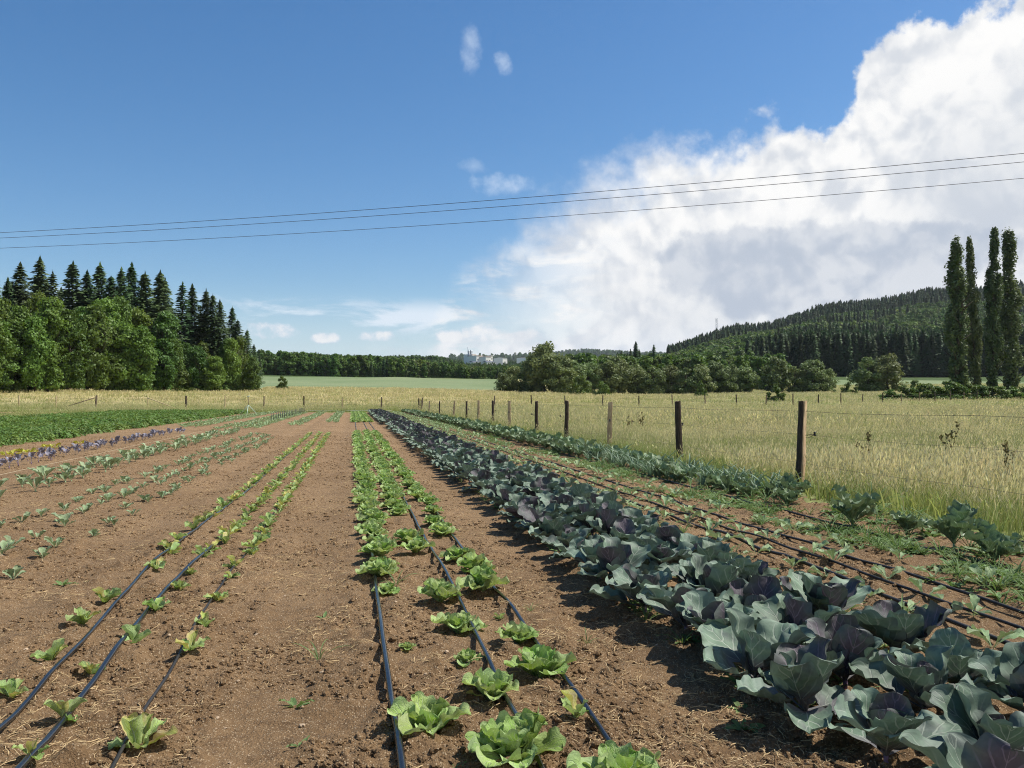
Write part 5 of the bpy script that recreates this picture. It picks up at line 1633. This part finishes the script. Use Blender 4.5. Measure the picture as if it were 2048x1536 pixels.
works(981, 986, 711, 720, 1450, 'white end tower of the works', WHITE)
works(945, 962, 722, 729, 1380, 'slate roofed house below the works', SLATE, True, 14)
works(972, 994, 722, 730, 1370, 'long slate roofed house row below the works', SLATE, True, 14)
works(1004, 1016, 715, 719, 1500, 'low white shed with sloping roof beyond the works', WHITE, True)
works(1051, 1058, 714, 718, 1500, 'small white house half hidden behind the willows', TAN, True)
X, Y = at(940, 1475); g0 = tz(X, Y)
o = thing('works_tower', 'grey steel silo tower with slim chimney rising above the works', 'tower', (X, Y, g0), -YAW)
ht = (HOR - 700) * 1475 / FPX + EYE - g0
b = MB(); b.tube([(-2, 0, 0), (-2, 0, ht * .96)], 2.2, 10); b.tube([(2.3, 0, 0), (2.3, 0, ht)], 2.0, 10); obj('silo', b.mesh('silo', [STEEL]), o)
b = MB(); b.box(-4.5, 4.5, -2.5, 2.5, ht * .86, ht * .9); obj('platform', b.mesh('platform', [STEEL], False), o)
b = MB(); b.tube([(-3.6, 0, ht * .5), (-3.6, 0, ht * 1.22)], .6, 8); obj('chimney', b.mesh('chimney', [STEEL]), o)

# radio mast on the hill
X, Y = at(1434, 1130); g0 = tz(X, Y)
o = thing('radio_mast', 'thin lattice radio mast on the wooded hill crest', 'mast', (X, Y, g0))
ht = (HOR - 636) * 1130 / FPX + EYE - g0
for sx, sy in ((-1, -1), (1, -1), (1, 1), (-1, 1)):
    b = MB(); b.tube([(sx * 1.3, sy * 1.3, 0), (sx * .9, sy * .9, ht)], .16, 5); obj('leg', b.mesh('leg', [STEEL]), o)
b = MB()
for q in range(12):
    z = ht * q / 12; s = 1.3 - .4 * q / 12; z2 = ht * (q + 1) / 12
    b.tube([(-s, -s, z), (s, -s, z2)], .07, 4); b.tube([(s, s, z), (-s, s, z2)], .07, 4)
obj('lattice', b.mesh('lattice', [STEEL]), o)
for q in range(3):
    b = MB(); a = q * 2.09; b.box(-.35, .35, 1.2, 1.6, ht - 4.5, ht - .4); obj('antenna', b.mesh('antenna', [WHITE], False), o, rot=(0, 0, a))

# ------------------------------------------------------------------ power line
CABLE = simple_mat('power_cable', (.05, .05, .055), .5, .4, .1)
def cable(off, label):
    a = FWD * 41.7 + RGT * ((0 - 1024) / FPX * 41.7); c = FWD * 28.3 + RGT * (1024 / FPX * 28.3)
    dv = (c - a) / np.linalg.norm(c - a); nv = np.array([-dv[1], dv[0]]); nv = nv if nv @ FWD > 0 else -nv
    t = np.linspace(-40, 85, 120); L = np.linalg.norm(c - a)
    xy = a[None] + dv[None] * t[:, None] + nv[None] * off
    z = EYE + 8.0 - .00048 * (t - L * .5) ** 2 * -1 - .12
    b = MB(); b.tube(np.stack([xy[:, 0], xy[:, 1], z], -1), .010, 6)
    tag(obj('power_cable', b.mesh('power_cable', [CABLE])), label, 'cable', 'cables of the power line')
cable(-1.15, 'power cable of the line over the field, the highest looking of three')
cable(0.0, 'power cable of the line over the field, the middle one of three')
cable(2.45, 'power cable of the line over the field, set apart from the close pair')

# ------------------------------------------------------------------ air
def haze():
    b = MB(); b.box(-9500, 9500, -9500, 9500, -60, 420)
    m, t, out = newmat('pale_air')
    v = t.node('ShaderNodeVolumePrincipled')
    v.inputs['Color'].default_value = (.80, .88, 1.0, 1)
    v.inputs['Density'].default_value = .00004
    v.inputs['Anisotropy'].default_value = 0.2
    t.l.new(v.outputs[0], out.inputs['Volume'])
    tag(obj('haze', b.mesh('haze', [m], False)), 'thin pale summer haze over the valley', 'haze', None, 'stuff')
haze()
